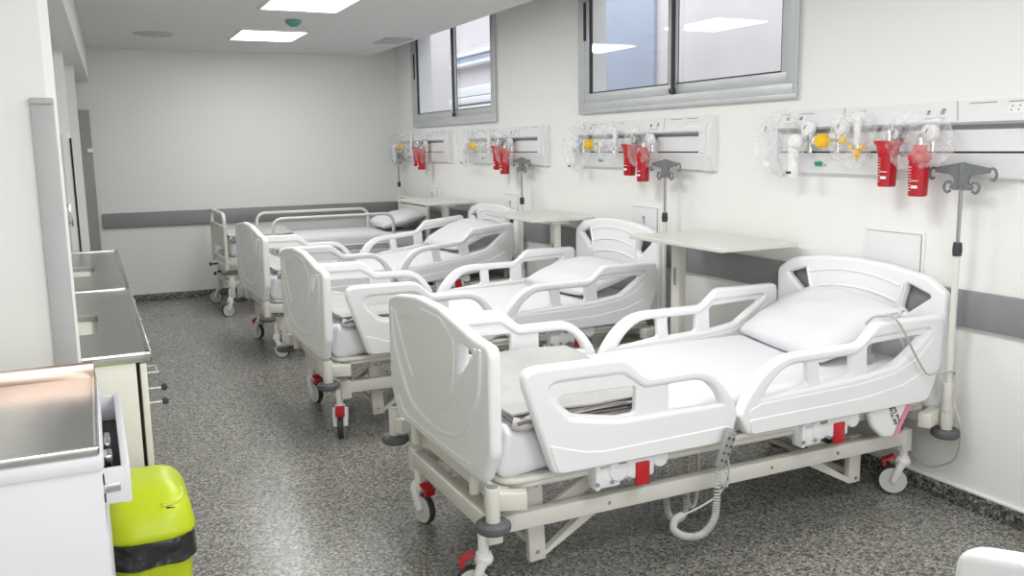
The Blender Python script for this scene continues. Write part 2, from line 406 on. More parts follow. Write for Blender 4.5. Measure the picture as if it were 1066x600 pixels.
for c, d in (((0, .22, -.004), (.26, .02, .012)), ((0, -.22, -.004), (.26, .02, .012)), ((.12, 0, -.004), (.02, .46, .012)), ((-.12, 0, -.004), (.02, .46, .012))): b.box(c, d, .002)
obj('frame', b, 'screen', t)
b = B()
for k in range(12): b.box((0, -.19 + k * .035, -.004), (.22, .022, .004), rot=(.5, 0, 0))
obj('louvre', b, 'screen', t)

# ------------------------------------------------------------------ hospital bed (local: x foot -1.03 .. head +1.05, y near -.5)
def L_(pts): return [(p[0] + 1.1, *p[1:]) for p in pts]
ARC_F = [(-1.43, .752), (-1.36, .751), (-1.305, .737), (-1.255, .703), (-1.21, .652), (-1.18, .60), (-1.168, .55)]
ARC_FI = [(-1.42, .711), (-1.36, .710), (-1.315, .698), (-1.28, .672), (-1.252, .636), (-1.238, .608)]
ARC_H = [(-1.158, .545), (-1.135, .60), (-1.085, .665), (-1.03, .713), (-.97, .742), (-.90, .753), (-.83, .753)]
ARC_HI = [(-1.055, .600), (-1.02, .645), (-.975, .684), (-.93, .706), (-.88, .712), (-.845, .712)]
def sm(P, k=4): return [(p.x, p.y) for p in catmull([(q[0], q[1], 0) for q in P], k)]
FO = L_([(-1.93, .457, .04), (-2.058, .835, .055), (-1.65, .832, .10), (-1.565, .752, .07)] + sm(ARC_F) + [(-1.195, .457, .05)])
FH1 = L_([(-1.925, .722, .03), (-1.61, .715, .01), (-1.613, .631, .01), (-1.68, .629, .05), (-1.85, .66, .06)])
FH2 = L_([(-1.462, .711, .006)] + sm(ARC_FI) + [(-1.462, .619, .006)])
FBIG = L_([(-1.975, .775, .04), (-1.66, .772, .06), (-1.575, .711, .05)] + sm(ARC_FI) + [(-1.68, .614, .08), (-1.87, .648, .08)])
FSK = L_([(-1.918, .464, .03), (-1.953, .572, .012), (-1.90, .552, .04), (-1.82, .527, .05), (-1.74, .516, .05), (-1.21, .523, .012), (-1.205, .464, .03)])
HO = L_([(-1.115, .463, .04)] + sm(ARC_H) + [(-.565, .752, .07), (-.475, .828, .07), (-.095, .825, .035), (-.10, .62, .08), (-.165, .468, .05)])
HH1 = L_(sm(ARC_HI) + [(-.838, .712, .006), (-.828, .625, .008)])
HH2 = L_([(-.765, .711, .012), (-.608, .709, .012), (-.604, .630, .012), (-.758, .624, .012)])
HH3 = L_([(-.515, .738, .02), (-.21, .748, .01), (-.30, .692, .05), (-.37, .645, .03), (-.51, .632, .01)])
HBIG = L_(sm(ARC_HI) + [(-.58, .711, .06), (-.50, .768, .05), (-.165, .775, .014), (-.27, .70, .06), (-.36, .645, .05), (-.52, .624, .03)])
HSK1 = L_([(-1.105, .475, .02), (-1.115, .565, .015), (-1.06, .585, .02), (-.583, .592, .03), (-.382, .612, .06), (-.25, .66, .08), (-.155, .745, .015), (-.115, .62, .03), (-.175, .475, .03)])
HSK2 = L_([(-1.105, .472, .02), (-1.118, .530, .015), (-.55, .535, .05), (-.33, .56, .08), (-.19, .61, .03), (-.18, .472, .03)])
def side_rail(parent, head, sgn):
    b = B(); yc = 0
    if head:
        b.plate(rpoly(HO), [rpoly(HH1), rpoly(HH2), rpoly(HH3)], .028, .007, at=0, inset=.005)
        b.plate(rpoly(HO), [rpoly(HBIG)], .05, .015, at=0)
        b.plate(rpoly(HSK1), [], .056, .004, at=0)
        b.plate(rpoly(HSK2), [], .063, .004, at=0)
        cx = .43
    else:
        b.plate(rpoly(FO), [rpoly(FH1), rpoly(FH2)], .026, .006, at=0, inset=.005)
        b.plate(rpoly(FO), [rpoly(FBIG)], .05, .015, at=0)
        b.plate(rpoly(FSK), [], .058, .004, at=0)
        cx = -.5
    if sgn > 0: b.bm.transform(Matrix.Scale(-1, 4, (0, 1, 0))); bmesh.ops.reverse_faces(b.bm, faces=b.bm.faces[:])
    b.bm.transform(Matrix.Translation((0, sgn * .495, 0)))
    o = obj('side_rail', b, 'plastic', parent, 40)
    # pivot clamp under the rail
    b = B(); y = sgn * .46
    b.box((cx - .10, y, .40), (.10, .05, .075), .01); b.box((cx - .145, y, .405), (.02, .06, .09), .006)
    b.cyl((cx - .06, y - .03, .42), (cx - .06, y + .03, .42), .042, n=20, bev=.008); b.cyl((cx + .115, y - .03, .435), (cx + .115, y + .03, .435), .032, bev=.006)
    b.box((cx + .03, y, .42), (.12, .056, .085), .012); b.box((cx, y - sgn * .02, .45), (.26, .04, .04), .008)
    for dx in (-.15, -.09, -.02): b.cyl((cx + dx, y + sgn * .03, .385), (cx + dx, y + sgn * .036, .385), .007, mi=1)
    b.box((cx - .05, y + sgn * .02, .455), (.03, .04, .018), .003, 1)
    c = obj('clamp', b, ['plastic', 'grey'], o)
    b = B(); b.box((cx + .035, y + sgn * .03, .395), (.056, .012, .085), .003); obj('release_flap', b, 'red', c)['label'] = 'red release flap'
    return o

def board(parent, head):
    b = B()
    top = [(-.512, .918, .045), (-.37, .926, .10), (-.22, .952, .12), (-.06, .978, .15), (.17, .984, .15), (.40, .958, .12), (.512, .928, .045)]
    if head: top = [(-.50, .905, .05), (-.40, .965, .08), (-.2, .995, .15), (0, 1.003, .2), (.2, .995, .15), (.40, .965, .08), (.50, .905, .05)]
    zb = .44 if not head else .40
    bot = [(.512, .56, .06), (.43, zb, .06), (-.43, zb, .06), (-.512, .56, .06)]
    if head: bot = [(.505, .46, .05), (.47, .40, .03), (-.47, .40, .03), (-.505, .46, .05)]
    outer = rpoly(top + bot)
    def mir(p): return [(-q[0], *q[1:]) for q in p][::-1]
    if head: h1 = [(.43, .885, .012), (.30, .925, .012), (.268, .815, .012), (.30, .79, .015)]
    else: h1 = [(.375, .872, .012), (.255, .888, .012), (.245, .765, .02)]
    x = 1.045 if head else -1.035
    b.plate(outer, ([rpoly(h1), rpoly(mir(h1))] if head else [rpoly(mir(h1))]), .046, .016, 'x', x, seg=4)
    s = 1 if not head else -1          # visible face: outer face of the footboard (-x), inner face of the headboard (-x)
    xf = x - .023
    if head:
        for z, hw, dp in ((.945, .27, .035), (.87, .26, .035), (.79, .255, .03), (.71, .265, .03)):
            b.tube([(xf, -hw + 2 * hw * i / 16, z - dp * (2 * i / 16 - 1) ** 2) for i in range(17)], .0065, 6)
        for q in (1, -1): b.tube(catmull([(xf, q * .285, .925), (xf, q * .255, .80), (xf, q * .27, .70), (xf, q * .33, .60)]), .008, 8)
    else:
        b.plate(rpoly([(-.225, .885, .03), (-.1, .95, .1), (.1, .95, .1), (.225, .885, .03), (.215, .76, .1), (.15, .62, .12), (0, .575, .15), (-.15, .62, .12), (-.215, .76, .1)]), [], .010, .005, 'x', xf)
        for q in (1, -1):
            b.tube(catmull([(xf, q * .45, .90), (xf, q * .43, .76), (xf, q * .36, .66), (xf, q * .25, .56), (xf, q * .1, .525), (xf, 0, .52)]), .009, 8)
            b.tube(catmull([(xf, q * .41, .895), (xf, q * .395, .86), (xf, q * .30, .74), (xf, q * .22, .66)]), .008, 8)
        b.tube(catmull([(xf, .40, .535), (xf, .33, .485), (xf, .2, .475), (xf, -.2, .475), (xf, -.33, .485)]), .006, 8)
        b.tube(catmull([(xf, .36, .875), (xf, .2, .905), (xf, .1, .915), (xf, -.1, .9)]), .006, 8)
    return obj('headboard' if head else 'footboard', b, 'plastic', parent, 40)

def wrinkle(p, s, a): return a * noise.noise(Vector(p) * s)

def mattress(parent):
    b = B(); bm = bmesh.new(); bmesh.ops.create_cube(bm, size=1)
    x0, x1, y, z0, z1 = -.985, 1.0, .435, .445, .605
    for v in bm.verts: v.co = Vector(((x0 + x1) / 2 + v.co.x * (x1 - x0), v.co.y * 2 * y, (z0 + z1) / 2 + v.co.z * (z1 - z0)))
    bmesh.ops.bevel(bm, geom=bm.edges[:], offset=.045, segments=4, affect='EDGES', profile=.5)
    bmesh.ops.subdivide_edges(bm, edges=[e for e in bm.edges if e.calc_length() > .3], cuts=22, use_grid_fill=True)
    for v in bm.verts:
        foot = max(0, min(1, (-.55 - v.co.x) / .4))
        side = 1 if abs(v.co.y) > .38 or v.co.x < -.93 else .25
        v.co += Vector((wrinkle(v.co, 9, .016), wrinkle(v.co + Vector((3, 1, 0)), 8, .012), wrinkle(v.co + Vector((0, 7, 2)), 7, .014))) * (.25 + 1.7 * foot) * side
    b.tmp(bm)
    return obj('mattress', b, 'sheet', parent, 180)

def caster(parent, x, y, ang, pedal):
    c = Vector((x, y, 0)); d = Vector((math.cos(ang), math.sin(ang), 0)); n = Vector((-d.y, d.x, 0)); r = .062
    a = c + d * .035
    b = B(); b.cyl(c + Vector((0, 0, .16)), c + Vector((0, 0, .26)), .019, bev=.003); b.cyl(c + Vector((0, 0, .14)), c + Vector((0, 0, .175)), .028, bev=.006)
    for q in (1, -1):
        P = [c + n * q * .022 + Vector((0, 0, .155)), c + d * .015 + n * q * .026 + Vector((0, 0, .12)), a + n * q * .024 + Vector((0, 0, r))]
        b.tube(catmull(P, 5), lambda t: .02 - .006 * t, 10)
    b.sph(c + Vector((0, 0, .15)), .034, (1, 1, .8))
    o = obj('caster', b, 'white', parent)
    b = B()
    z = Vector((0, 0, r))
    prof = [(.0, -.014), (.048, -.014), (.05, -.016), (.057, -.016), (r, -.011), (r, .011), (.057, .016), (.05, .016), (.048, .014), (0, .014)]
    b.lathe(prof[:4], a + z, n, 28, 1, False); b.lathe(prof[3:7], a + z, n, 28, 0, False); b.lathe(prof[6:], a + z, n, 28, 1, False)
    obj('wheel', b, ['rubber', 'wheel'], o)
    if pedal:
        b = B(); b.box(c - d * .012 + Vector((0, 0, .16)) + d * .07, (.055, .05, .012), .005, rot=(0, .5, ang)); b.box(c + d * .075 + Vector((0, 0, .142)), (.016, .05, .032), .005, rot=(0, .2, ang))
        obj('brake_pedal', b, 'red', o)['label'] = 'red brake pedal'

def make_bed(label):
    t = thing('hospital_bed', label, 'bed', (0, 0, 0), 0, 'white hospital beds with moulded boards')
    board(t, True); board(t, False); mattress(t)
    for h in (True, False):
        for s in (-1, 1): side_rail(t, h, s)
    b = B(); b.plate(rpoly([(-.99, -.45, .08), (1.0, -.45, .05), (1.0, .45, .05), (-.99, .45, .08)]), [], .022, .009, 'z', .432); b.plate(rpoly([(-.96, -.44, .08), (.98, -.44, .05), (.98, .44, .05), (-.96, .44, .08)]), [], .02, .006, 'z', .412)
    obj('mattress_platform', b, 'metal', t)
    # upper frame with bumper posts
    b = B()
    for y in (-.30, .30): b.box((0, y, .375), (2.0, .05, .05), .004)
    for x in (-.98, .985): b.box((x, 0, .385), (.05, .86, .06), .004)
    for x in (-.55, .1, .6): b.box((x, 0, .37), (.05, .62, .04), .004)
    for sx, cx in ((-1, -1.05), (1, 1.02)):
        for y in ((-.50, .50) if sx < 0 else (-.54, .54)):
            b.box((cx - sx * .06, y * .94, .39), (.14, .05, .06), .004, rot=(0, 0, -.35 * sx * (1 if y > 0 else -1)))
            b.cyl((cx, y, .325), (cx, y, .455), .024, n=24, bev=.002); b.cyl((cx, y, .453), (cx, y, .458), .019, mi=1)
        for y in (-.3, .3): b.cyl((cx - sx * .02, y, .36), (cx - sx * .02, y, .50), .017)
    b.box((.35, 0, .34), (.5, .12, .07), .01, 1); b.box((-.35, .06, .33), (.45, .10, .08), .01, 1); b.cyl((-.1, 0, .33), (.15, 0, .33), .03, mi=0)
    obj('upper_frame', b, ['metal', 'grey'], t)
    for sx, cx in ((-1, -1.05), (1, 1.02)):
        for y in ((-.50, .50) if sx < 0 else (-.54, .54)):
            b = B(); b.lathe([(.022, -.018), (.048, -.018), (.058, -.010), (.06, 0), (.058, .010), (.048, .018), (.022, .018)], (cx, y, .322)); obj('bumper', b, 'bump', t)
    # rolling base
    b = B()
    for y in (-.385, .385): b.box((-.03, y, .27), (1.98, .045, .06), .004)
    for x in (-1.0, .95): b.box((x, 0, .27), (.05, .77, .06), .004)
    for x in (-1.0, .95):
        for y in (-.385, .385): b.box((x, y, .26), (.055, .055, .10), .006)
    for y in (-.385, .385):
        for x in (-.55, .2, .55): b.cyl((x, y - .024, .27), (x, y + .024, .27), .007, mi=1)
    for y in (-.32, .32):
        q = 1 if y > 0 else -1
        b.box((-.81, y, .235), (.065, .03, .32), .003, rot=(0, -.05, 0)); b.cyl((-.805, y - .018, .11), (-.805, y + .018, .11), .008, mi=1); b.cyl((-.81, y - .018, .36), (-.81, y + .018, .36), .008, mi=1)
        b.prism([(-.80, .085), (-.78, .085), (-.50, .24), (-.58, .24)], y - .014, y + .014, 'y')
        b.box((.73, y, .19), (.065, .03, .21), .003); b.cyl((.735, y - .018, .105), (.735, y + .018, .105), .008, mi=1)
        b.prism([(.74, .085), (.70, .085), (.40, .24), (.48, .24)], y - .014, y + .014, 'y')
        b.box((-.62, y, .32), (.34, .03, .05), .003, rot=(0, -.5, 0)); b.box((.45, y, .32), (.34, .03, .05), .003, rot=(0, .5, 0))
    b.cyl((-.80, -.32, .12), (-.80, .32, .12), .014); b.cyl((.73, -.32, .12), (.73, .32, .12), .014)
    obj('base_frame', b, ['metal', 'steel_pol'], t)
    caster(t, -1.03, -.37, R(158), True); caster(t, -1.0, .36, R(-75), True); caster(t, .975, -.37, R(135), True); caster(t, .975, .37, R(170), False)
    return t

bed = make_bed('white hospital bed nearest the camera and fully in view, its footboard in the foreground')
bed.location = (-1.1, 0, 0); bed.rotation_euler.z = .008
bed2 = copy_tree(bed, 'white hospital bed second from the camera, half hidden behind the nearest footboard'); bed2.location = (-1.1 - .06, 1.99, 0); bed2.rotation_euler.z = .018
bed3 = copy_tree(bed, 'white hospital bed third from the camera, its head end raised'); bed3.location = (-1.1 - .02, 4.05, 0); bed3.rotation_euler.z = .04
bed0 = copy_tree(bed, 'white hospital bed of which only a footboard corner shows at bottom right'); bed0.location = (-1.035, -2.65, 0)

def tilt(root, names, pivot, ang, dz=0):
    Mx = Matrix.Translation(Vector(pivot) + Vector((0, 0, dz))) @ Matrix.Rotation(ang, 4, 'Y') @ Matrix.Translation(-Vector(pivot))
    for ch in root.children:
        if ch.name.split('.')[0] in names and (ch.data is None or sum(v.co.x for v in ch.data.vertices) > 0): ch.matrix_local = Mx
    return Mx

# ------------------------------------------------------------------ bedding
def pillow_fn(u, v):
    k = .10
    x = u * (1 - k * v * v * (1 - abs(u) * .25) * .5); y = v * (1 - k * u * u * (1 - abs(v) * .25) * .5)
    e = max(0, (1 - u ** 4)) ** .55 * max(0, (1 - v ** 4)) ** .55
    w = noise.noise(Vector((u * 2.2, v * 2.2, 3))) * .12 * e
    return x, y, .55 * e + w, -.42 * e
b = B(); b.soft((0, 0, 0), (.46, .72, .125), pillow_fn, 30, 36)
pil = obj('pillow', b, 'pillow', None, 180)
GP = 'pillows on the hospital beds'
tag(pil, 'white pillow leaning on the headboard of the nearest fully visible bed', 'pillow', GP)
pil.location = (-.282, .02, .722); pil.rotation_euler = (0, R(-26), R(-10))
def put_pillow(loc, rot, label):
    o = pil.copy(); COL.objects.link(o); o.location = loc; o.rotation_euler = rot; o['label'] = label; return o
put_pillow((-.41, 1.98, .70), (0, R(-15), R(4)), 'white pillow on the second bed, seen over its near side rail')
put_pillow((-.38, 4.12, .79), (0, R(-23), R(3)), 'white pillow on the third bed with the raised head')

def make_blanket():
    b = B()
    for k, (x0, x1, y0, y1, z, th) in enumerate(((-.92, -.37, -.43, .40, .615, .022), (-.93, -.35, -.435, .39, .636, .02), (-.94, -.36, -.42, .41, .656, .022))):
        bm = bmesh.new(); bmesh.ops.create_grid(bm, x_segments=36, y_segments=36, size=.5)
        bmesh.ops.solidify(bm, geom=bm.faces[:], thickness=.0) if False else None
        ext = bmesh.ops.extrude_face_region(bm, geom=bm.faces[:])
        for v in [g for g in ext['geom'] if isinstance(g, bmesh.types.BMVert)]: v.co.z -= 1
        for v in bm.verts:
            u, w = v.co.x, v.co.y; top = v.co.z > -.5
            x = (x0 + x1) / 2 + u * (x1 - x0) + max(0, u + .5) * (w + .5) * .09; y = (y0 + y1) / 2 + w * (y1 - y0)
            x += .012 * noise.noise(Vector((y * 5, k * 3, 1))) * (1 if abs(u) > .4 else 0); y += .012 * noise.noise(Vector((x * 5, k * 3, 5))) * (1 if abs(w) > .4 else 0)
            e = min(1, (.5 - abs(u)) * 14, (.5 - abs(w)) * 14); e = max(0, e)
            z2 = z + (th * .5 * (.35 + .65 * e) if top else -th * .5 * (.35 + .65 * e)) + .010 * noise.noise(Vector((x * 4, y * 4, k * 2)))
            if top: z2 += .009 * math.sin(7 * x + 11 * y + 2 * noise.noise(Vector((x * 3, y * 3, 1)))) * e + .006 * noise.noise(Vector((x * 12, y * 9, 8)))
            v.co = Vector((x, y, z2))
        bmesh.ops.recalc_face_normals(bm, faces=bm.faces[:])
        b.tmp(bm)
    for k, z in enumerate((.627, .646)):
        b.tube([(-.9 + i * .05, -.438 - .004 * math.sin(i), z + .004 * noise.noise(Vector((i * .4, k, 0)))) for i in range(9)], .0035, 6, 1)
    # open fold with its inside shade put in as dark tubes at the foot corner
    P = [(-.93, -.40 + .02 * i, 0) for i in range(3)]
    for r_, off in ((.028, 0), (.017, .01)):
        b.tube(catmull([(-.94, -.43, .632), (-.91, -.446, .628 + off), (-.86, -.448, .64), (-.80, -.442, .63)]), r_ * .8, 10, 0 if r_ > .02 else 1)
    b.tube(catmull([(-.935, -.455, .635), (-.90, -.468, .644), (-.86, -.466, .632), (-.81, -.462, .642)]), .007, 8, 1)
    return obj('folded_blanket', b, ['blanket', 'blanket_dark'], None, 60)
bl = make_blanket(); GB = 'grey blankets folded at the foot of the beds'
tag(bl, 'grey folded blanket at the foot of the nearest fully visible bed', 'blanket', GB)
bl.location = bed.location; bl.rotation_euler.z = .008
def put_blanket(src, label):
    o = bl.copy(); COL.objects.link(o); o.location = src.location; o.rotation_euler = src.rotation_euler; o['label'] = label; return o
put_blanket(bed2, 'grey folded blanket at the foot of the second bed'); put_blanket(bed3, 'grey folded blanket at the foot of the third bed')

# ------------------------------------------------------------------ older tubular-rail bed at the far wall
BY = 5.98
tb = thing('tubular_rail_bed', 'older bed with tubular steel side rails along the far wall', 'bed', (-1.15, BY, 0), 0)
def U(pts, r, n=10): return rpoly(pts, n)
b = B()
for z in (.30, .50):
    for y in (-.42, .42): b.box((0, y, z), (1.96, .04, .05), .004)
    for x in (-.98, .98): b.box((x, 0, z), (.04, .86, .05), .004)
for y in (-.42, .42):
    for x in (-.96, .96): b.box((x, y, .26), (.045, .045, .22), .004)
    b.box((-.6, y * .7, .40), (.04, .03, .26), .003, rot=(0, .5, 0)); b.box((.5, y * .7, .40), (.04, .03, .26), .003, rot=(0, -.5, 0))
b.box((-1.0, -.15, .44), (.05, .35, .08), .01); b.cyl((-1.06, -.2, .40), (-1.0, -.2, .40), .01, mi=1); b.cyl((-1.06, .1, .44), (-1.0, .1, .44), .01, mi=1); b.box((-1.08, -.2, .385), (.02, .06, .03), .005, 1); b.box((-1.08, .1, .44), (.02, .06, .03), .005, 1)
obj('bed_frame', b, ['metal', 'rubber'], tb)
for x, w, z1, nm in ((-1.0, .46, .955, 'footboard'), (.99, .46, 1.0, 'headboard')):
    b = B()
    P = [(x, p[0], p[1]) for p in rpoly([(-w, .44), (-w, z1, .09), (w, z1, .09), (w, .44)], 8)]
    b.tube(P, .017, 10)
    if nm == 'footboard':
        b.tube([(x, -w, .64), (x, w, .64)], .012, 8); b.plate(rpoly([(-w + .02, .62, .02), (-w + .02, .84, .02), (w - .02, .84, .02), (w - .02, .62, .02)]), [], .014, .004, 'x', x)
    else:
        b.plate(rpoly([(-w + .02, .52, .02), (-w + .02, .93, .03), (w - .02, .93, .03), (w - .02, .52, .02)]), [], .02, .006, 'x', x)
    obj(nm, b, 'metal', tb)
for y in (-.45, .45):
    b = B(); P = [(p[0], y, p[1]) for p in rpoly([(-.56, .55), (-.56, .89, .10), (.62, .89, .10), (.62, .55)], 8)]
    b.tube(P, .016, 10); b.tube([(-.56, y, .60), (.62, y, .60)], .011, 8)
    obj('side_rail', b, 'metal', tb)
b = B(); bm = bmesh.new(); bmesh.ops.create_cube(bm, size=1)
for v in bm.verts: v.co = Vector((v.co.x * 1.9, v.co.y * .84, .62 + v.co.z * .15))
bmesh.ops.bevel(bm, geom=bm.edges[:], offset=.04, segments=4, affect='EDGES', profile=.5); b.tmp(bm); b.box((0, 0, .535), (1.92, .86, .02), .004)
obj('mattress', b, 'sheet', tb, 180)
for x, y, a in ((-.98, -.42, 200), (-.98, .42, 160), (.96, -.42, 190), (.96, .42, 170)): caster(tb, x, y, R(a), False)
o = put_blanket(bed, 'grey folded blanket on the far bed with tubular rails'); o.location = (-1.16, BY + .01, .09); o.rotation_euler.z = 0
put_pillow((-.37, BY - .05, .80), (0, R(-12), R(-4)), 'white pillow on the far bed with tubular rails')

# ------------------------------------------------------------------ IV poles
def make_iv(label):
    t = thing('drip_stand', label, 'pole', (0, 0, 0), 0, 'drip stands at the bed heads')
    b = B(); b.cyl((0, 0, .34), (0, 0, 1.06), .013, bev=.001); b.cyl((0, 0, .40), (0, 0, .52), .020, bev=.002); obj('lower_tube', b, 'metal', t)
    b = B(); b.cyl((0, 0, 1.05), (0, 0, 1.075), .017, .019); b.cyl((0, 0, 1.075), (0, 0, 1.105), .019, .016, bev=.002); obj('clamp', b, 'rubber', t)
    b = B(); b.cyl((0, 0, 1.10), (0, 0, 1.36), .0075); obj('upper_rod', b, 'rod', t)
    b = B()
    b.plate(rpoly([(-.125, 1.385, .01), (-.12, 1.405, .02), (0, 1.425, .1), (.12, 1.405, .02), (.125, 1.385, .01), (.04, 1.375, .03), (.03, 1.345, .01), (.055, 1.325, .01), (.04, 1.315, .01), (-.04, 1.315, .01), (-.055, 1.325, .01), (-.03, 1.345, .01), (-.04, 1.375, .03)]), [], .014, .003, 'x', 0)
    b.cyl((0, 0, 1.33), (0, 0, 1.425), .014, bev=.002)
    for q in (1, -1):
        b.tube(catmull([(0, q * .11, 1.395), (0, q * .138, 1.402), (0, q * .152, 1.38), (0, q * .143, 1.358), (0, q * .128, 1.362)]), .0055, 8)
        b.tube(catmull([(0, q * .035, 1.325), (0, q * .05, 1.345), (0, q * .072, 1.343), (0, q * .08, 1.322), (0, q * .066, 1.305), (0, q * .05, 1.312)]), .0055, 8)
    obj('hanger', b, 'hang', t)
    return t
iv = make_iv('drip stand with grey four hook hanger beside the nearest headboard at right'); iv.location = (-.088, -.542, .022); iv.rotation_euler.y = 0
for loc, lb in (((-.105, 1.475, .02), 'drip stand with grey hooks between the second bed and the near bed table'), ((-.095, 3.475, .02), 'drip stand with grey hooks beside the third headboard'), ((-.10, 6.62, .05), 'drip stand with grey hooks in the far right corner')):
    copy_tree(iv, lb).location = loc

# ------------------------------------------------------------------ overbed tables
def make_table(label, ly):
    t = thing('overbed_table', label, 'table', (0, 0, 0), 0, 'pale overbed tables along the window wall')
    b = B(); b.plate(rpoly([(-.245, -.41, .015), (.245, -.41, .015), (.245, .41, .015), (-.245, .41, .015)]), [], .022, .004, 'z', 1.025); obj('table_top', b, 'table', t)
    b = B(); b.box((0, ly, .56), (.05, .075, .90), .006); b.box((0, ly, 1.0), (.14, .16, .02), .004); b.box((-.026, ly, .8), (.004, .02, .10), .002, 1); obj('column', b, ['metal', 'grey'], t)
    b = B(); b.box((0, ly, .09), (.36, .06, .04), .005); b.box((-.17, ly + (.17 if ly < 0 else -.17), .09), (.05, .40, .035), .005); b.box((.17, ly + (.17 if ly < 0 else -.17), .09), (.05, .40, .035), .005); obj('base', b, 'metal', t)
    for x in (-.17, .17):
        for yy in (ly, ly + (.34 if ly < 0 else -.34)):
            b = B(); b.cyl((x, yy, .05), (x, yy, .08), .01); b.cyl((x - .012, yy, .027), (x + .012, yy, .027), .027, bev=.003); obj('caster', b, 'rubber', t)
    return t
t1 = make_table('pale overbed table between the near bed and the second bed', .27); t1.location = (-.28, .815, 0)
t2 = make_table('pale overbed table between the second and third beds', -.265); t2.location = (-.27, 2.84, 0)
t3 = copy_tree(t2, 'pale overbed table farthest away, beside the far tubular rail bed'); t3.location = (-.27, 5.02, 0)

# ------------------------------------------------------------------ headwall panels
PL = 1.577
def make_panel(label):
    t = thing('medical_headwall_panel', label, 'panel', (0, 0, 0), 0, 'medical gas panels on the window wall')
    # local: y from -PL (right/near end) to 0 (far end); x<0 into room
    b = B(); y0, y1 = -PL + .07, -.03
    b.prism([(0, 1.69), (-.045, 1.69), (-.105, 1.612), (-.105, 1.604), (0, 1.604)], y0, y1, 'y')
    b.prism([(0, 1.578), (-.06, 1.578), (-.06, 1.49), (0, 1.49)], y0, y1, 'y')
    b.prism([(0, 1.482), (-.085, 1.482), (-.045, 1.385), (0, 1.385)], y0, y1, 'y')
    b.box((-.03, (y0 + y1) / 2, 1.486), (.05, y1 - y0, .01), 0, 2)
    b.box((-.03, (y0 + y1) / 2, 1.59), (.06, y1 - y0, .028), 0, 1)
    b.box((-.092, (y0 + y1) / 2, 1.6), (.03, y1 - y0, .012), .002, 1)
    obj('housing', b, ['panel', 'panel_grey', 'dark'], t, 20)
    for ya, yb in ((-PL, -PL + .09), (-.09, 0)):
        b = B()
        far = yb == 0
        yo, yi = (yb, ya) if far else (ya, yb)
        b.prism([(0, 1.695), (-.048, 1.695), (-.108, 1.61), (-.108, 1.47), (-.05, 1.378), (0, 1.378)], min(yi, yi + (yo - yi) * .6), max(yi, yi + (yo - yi) * .6), 'y')
        b.prism([(0, 1.695), (-.04, 1.692), (-.09, 1.61), (-.09, 1.47), (-.04, 1.382), (0, 1.378)], min(yo, yi + (yo - yi) * .6), max(yo, yi + (yo - yi) * .6), 'y')
        for z in (1.60, 1.48): b.cyl((-.112, yi + (yo - yi) * .3, z), (-.107, yi + (yo - yi) * .3, z), .004, mi=1)
        obj('end_cap', b, ['panel', 'grey'], t, 20)
    # seams, outlets and little marks on the sloped upper face
    n = Vector((-.078, 0, .06)).normalized(); 
    def up(y, s): return Vector((-.045 - .06 * s, y, 1.69 - .078 * s)) + n * .0015
    ry = math.atan2(.078, .06)
    for k, (y, s, dy, ds, mi) in enumerate(((-.12, .25, .07, .006, 1), (-.27, .25, .09, .006, 1), (-.62, .25, .05, .006, 1), (-1.02, .85, .10, .004, 1), (-1.22, .15, .12, .005, 1), (-1.05, .5, .02, .14, 0), (-1.38, .15, .10, .005, 1))):
        b.bm if False else None
        q = B(); q.box(up(y, s), (ds, dy, .001), rot=(0, -ry + PI / 2 + .0, 0)) if False else q.box(up(y, s), (.004 if mi else .03, dy, .002), rot=(0, -(PI / 2 - math.atan2(.06, .078)), 0))
        obj('marking', q, ['panel_grey'], t)
    for y in (-.15, -.24):
        q = B(); q.box(up(y, .55), (.045, .055, .004), .001, rot=(0, -(PI / 2 - math.atan2(.06, .078)), 0)); q.box(up(y, .55) + n * .003, (.02, .02, .002), 0, 1, rot=(0, -(PI / 2 - math.atan2(.06, .078)), 0)); obj('socket', q, ['white', 'grey'], t)
    q = B(); q.box(up(-1.40, .5), (.05, .13, .004), .001, rot=(0, -(PI / 2 - math.atan2(.06, .078)), 0))
    for dy in (-.045, -.015, .015, .045):
        for s in (.4, .6): q.box(up(-1.40 + dy, s) + n * .003, (.008, .005, .002), 0, 1, rot=(0, -(PI / 2 - math.atan2(.06, .078)), 0))
    obj('socket', q, ['white', 'grey'], t)
    q = B(); q.box(up(-.98, .55) + n * .001, (.02, .012, .004), .001, rot=(0, -(PI / 2 - math.atan2(.06, .078)), 0)); obj('switch', q, 'black', t)
    for y in (-.50, -1.10):
        q = B(); q.tube([up(y, .0), up(y - .035, 1.)], .0022, 6); obj('seam', q, 'panel_grey', t)
    q = B(); q.box((-.072, -.36, 1.43), (.004, .05, .024), .002, rot=(0, -.4, 0)); q.box((-.070, -.385, 1.425), (.003, .05, .01), .001, 1, rot=(0, -.4, 0)); obj('logo_mark', q, ['green', 'chrome'], t)
    q = B(); q.cyl((-.02, .045, 1.60), (-.02, 0, 1.60), .012); q.box((-.02, .05, 1.605), (.03, .02, .03), .003); obj('side_fitting', q, 'grey', t)
    return t
pn = make_panel('long medical gas panel nearest the camera, cut by the right edge of the photo')
PY = [.646, 2.69, 4.73, 6.77]
for ch in pn.children:
    for v in ch.data.vertices: v.co.x *= .62
pn.location = (0, PY[0], 0)
for k, lb in ((1, 'medical gas panel under the near window, between the nearest panel and the third'), (2, 'medical gas panel third from the camera, right of the far window corner'), (3, 'medical gas panel farthest away in the corner by the far wall')):
    copy_tree(pn, lb).location = (0, PY[k], 0)
ORD = ['nearest', 'second', 'third', 'farthest']
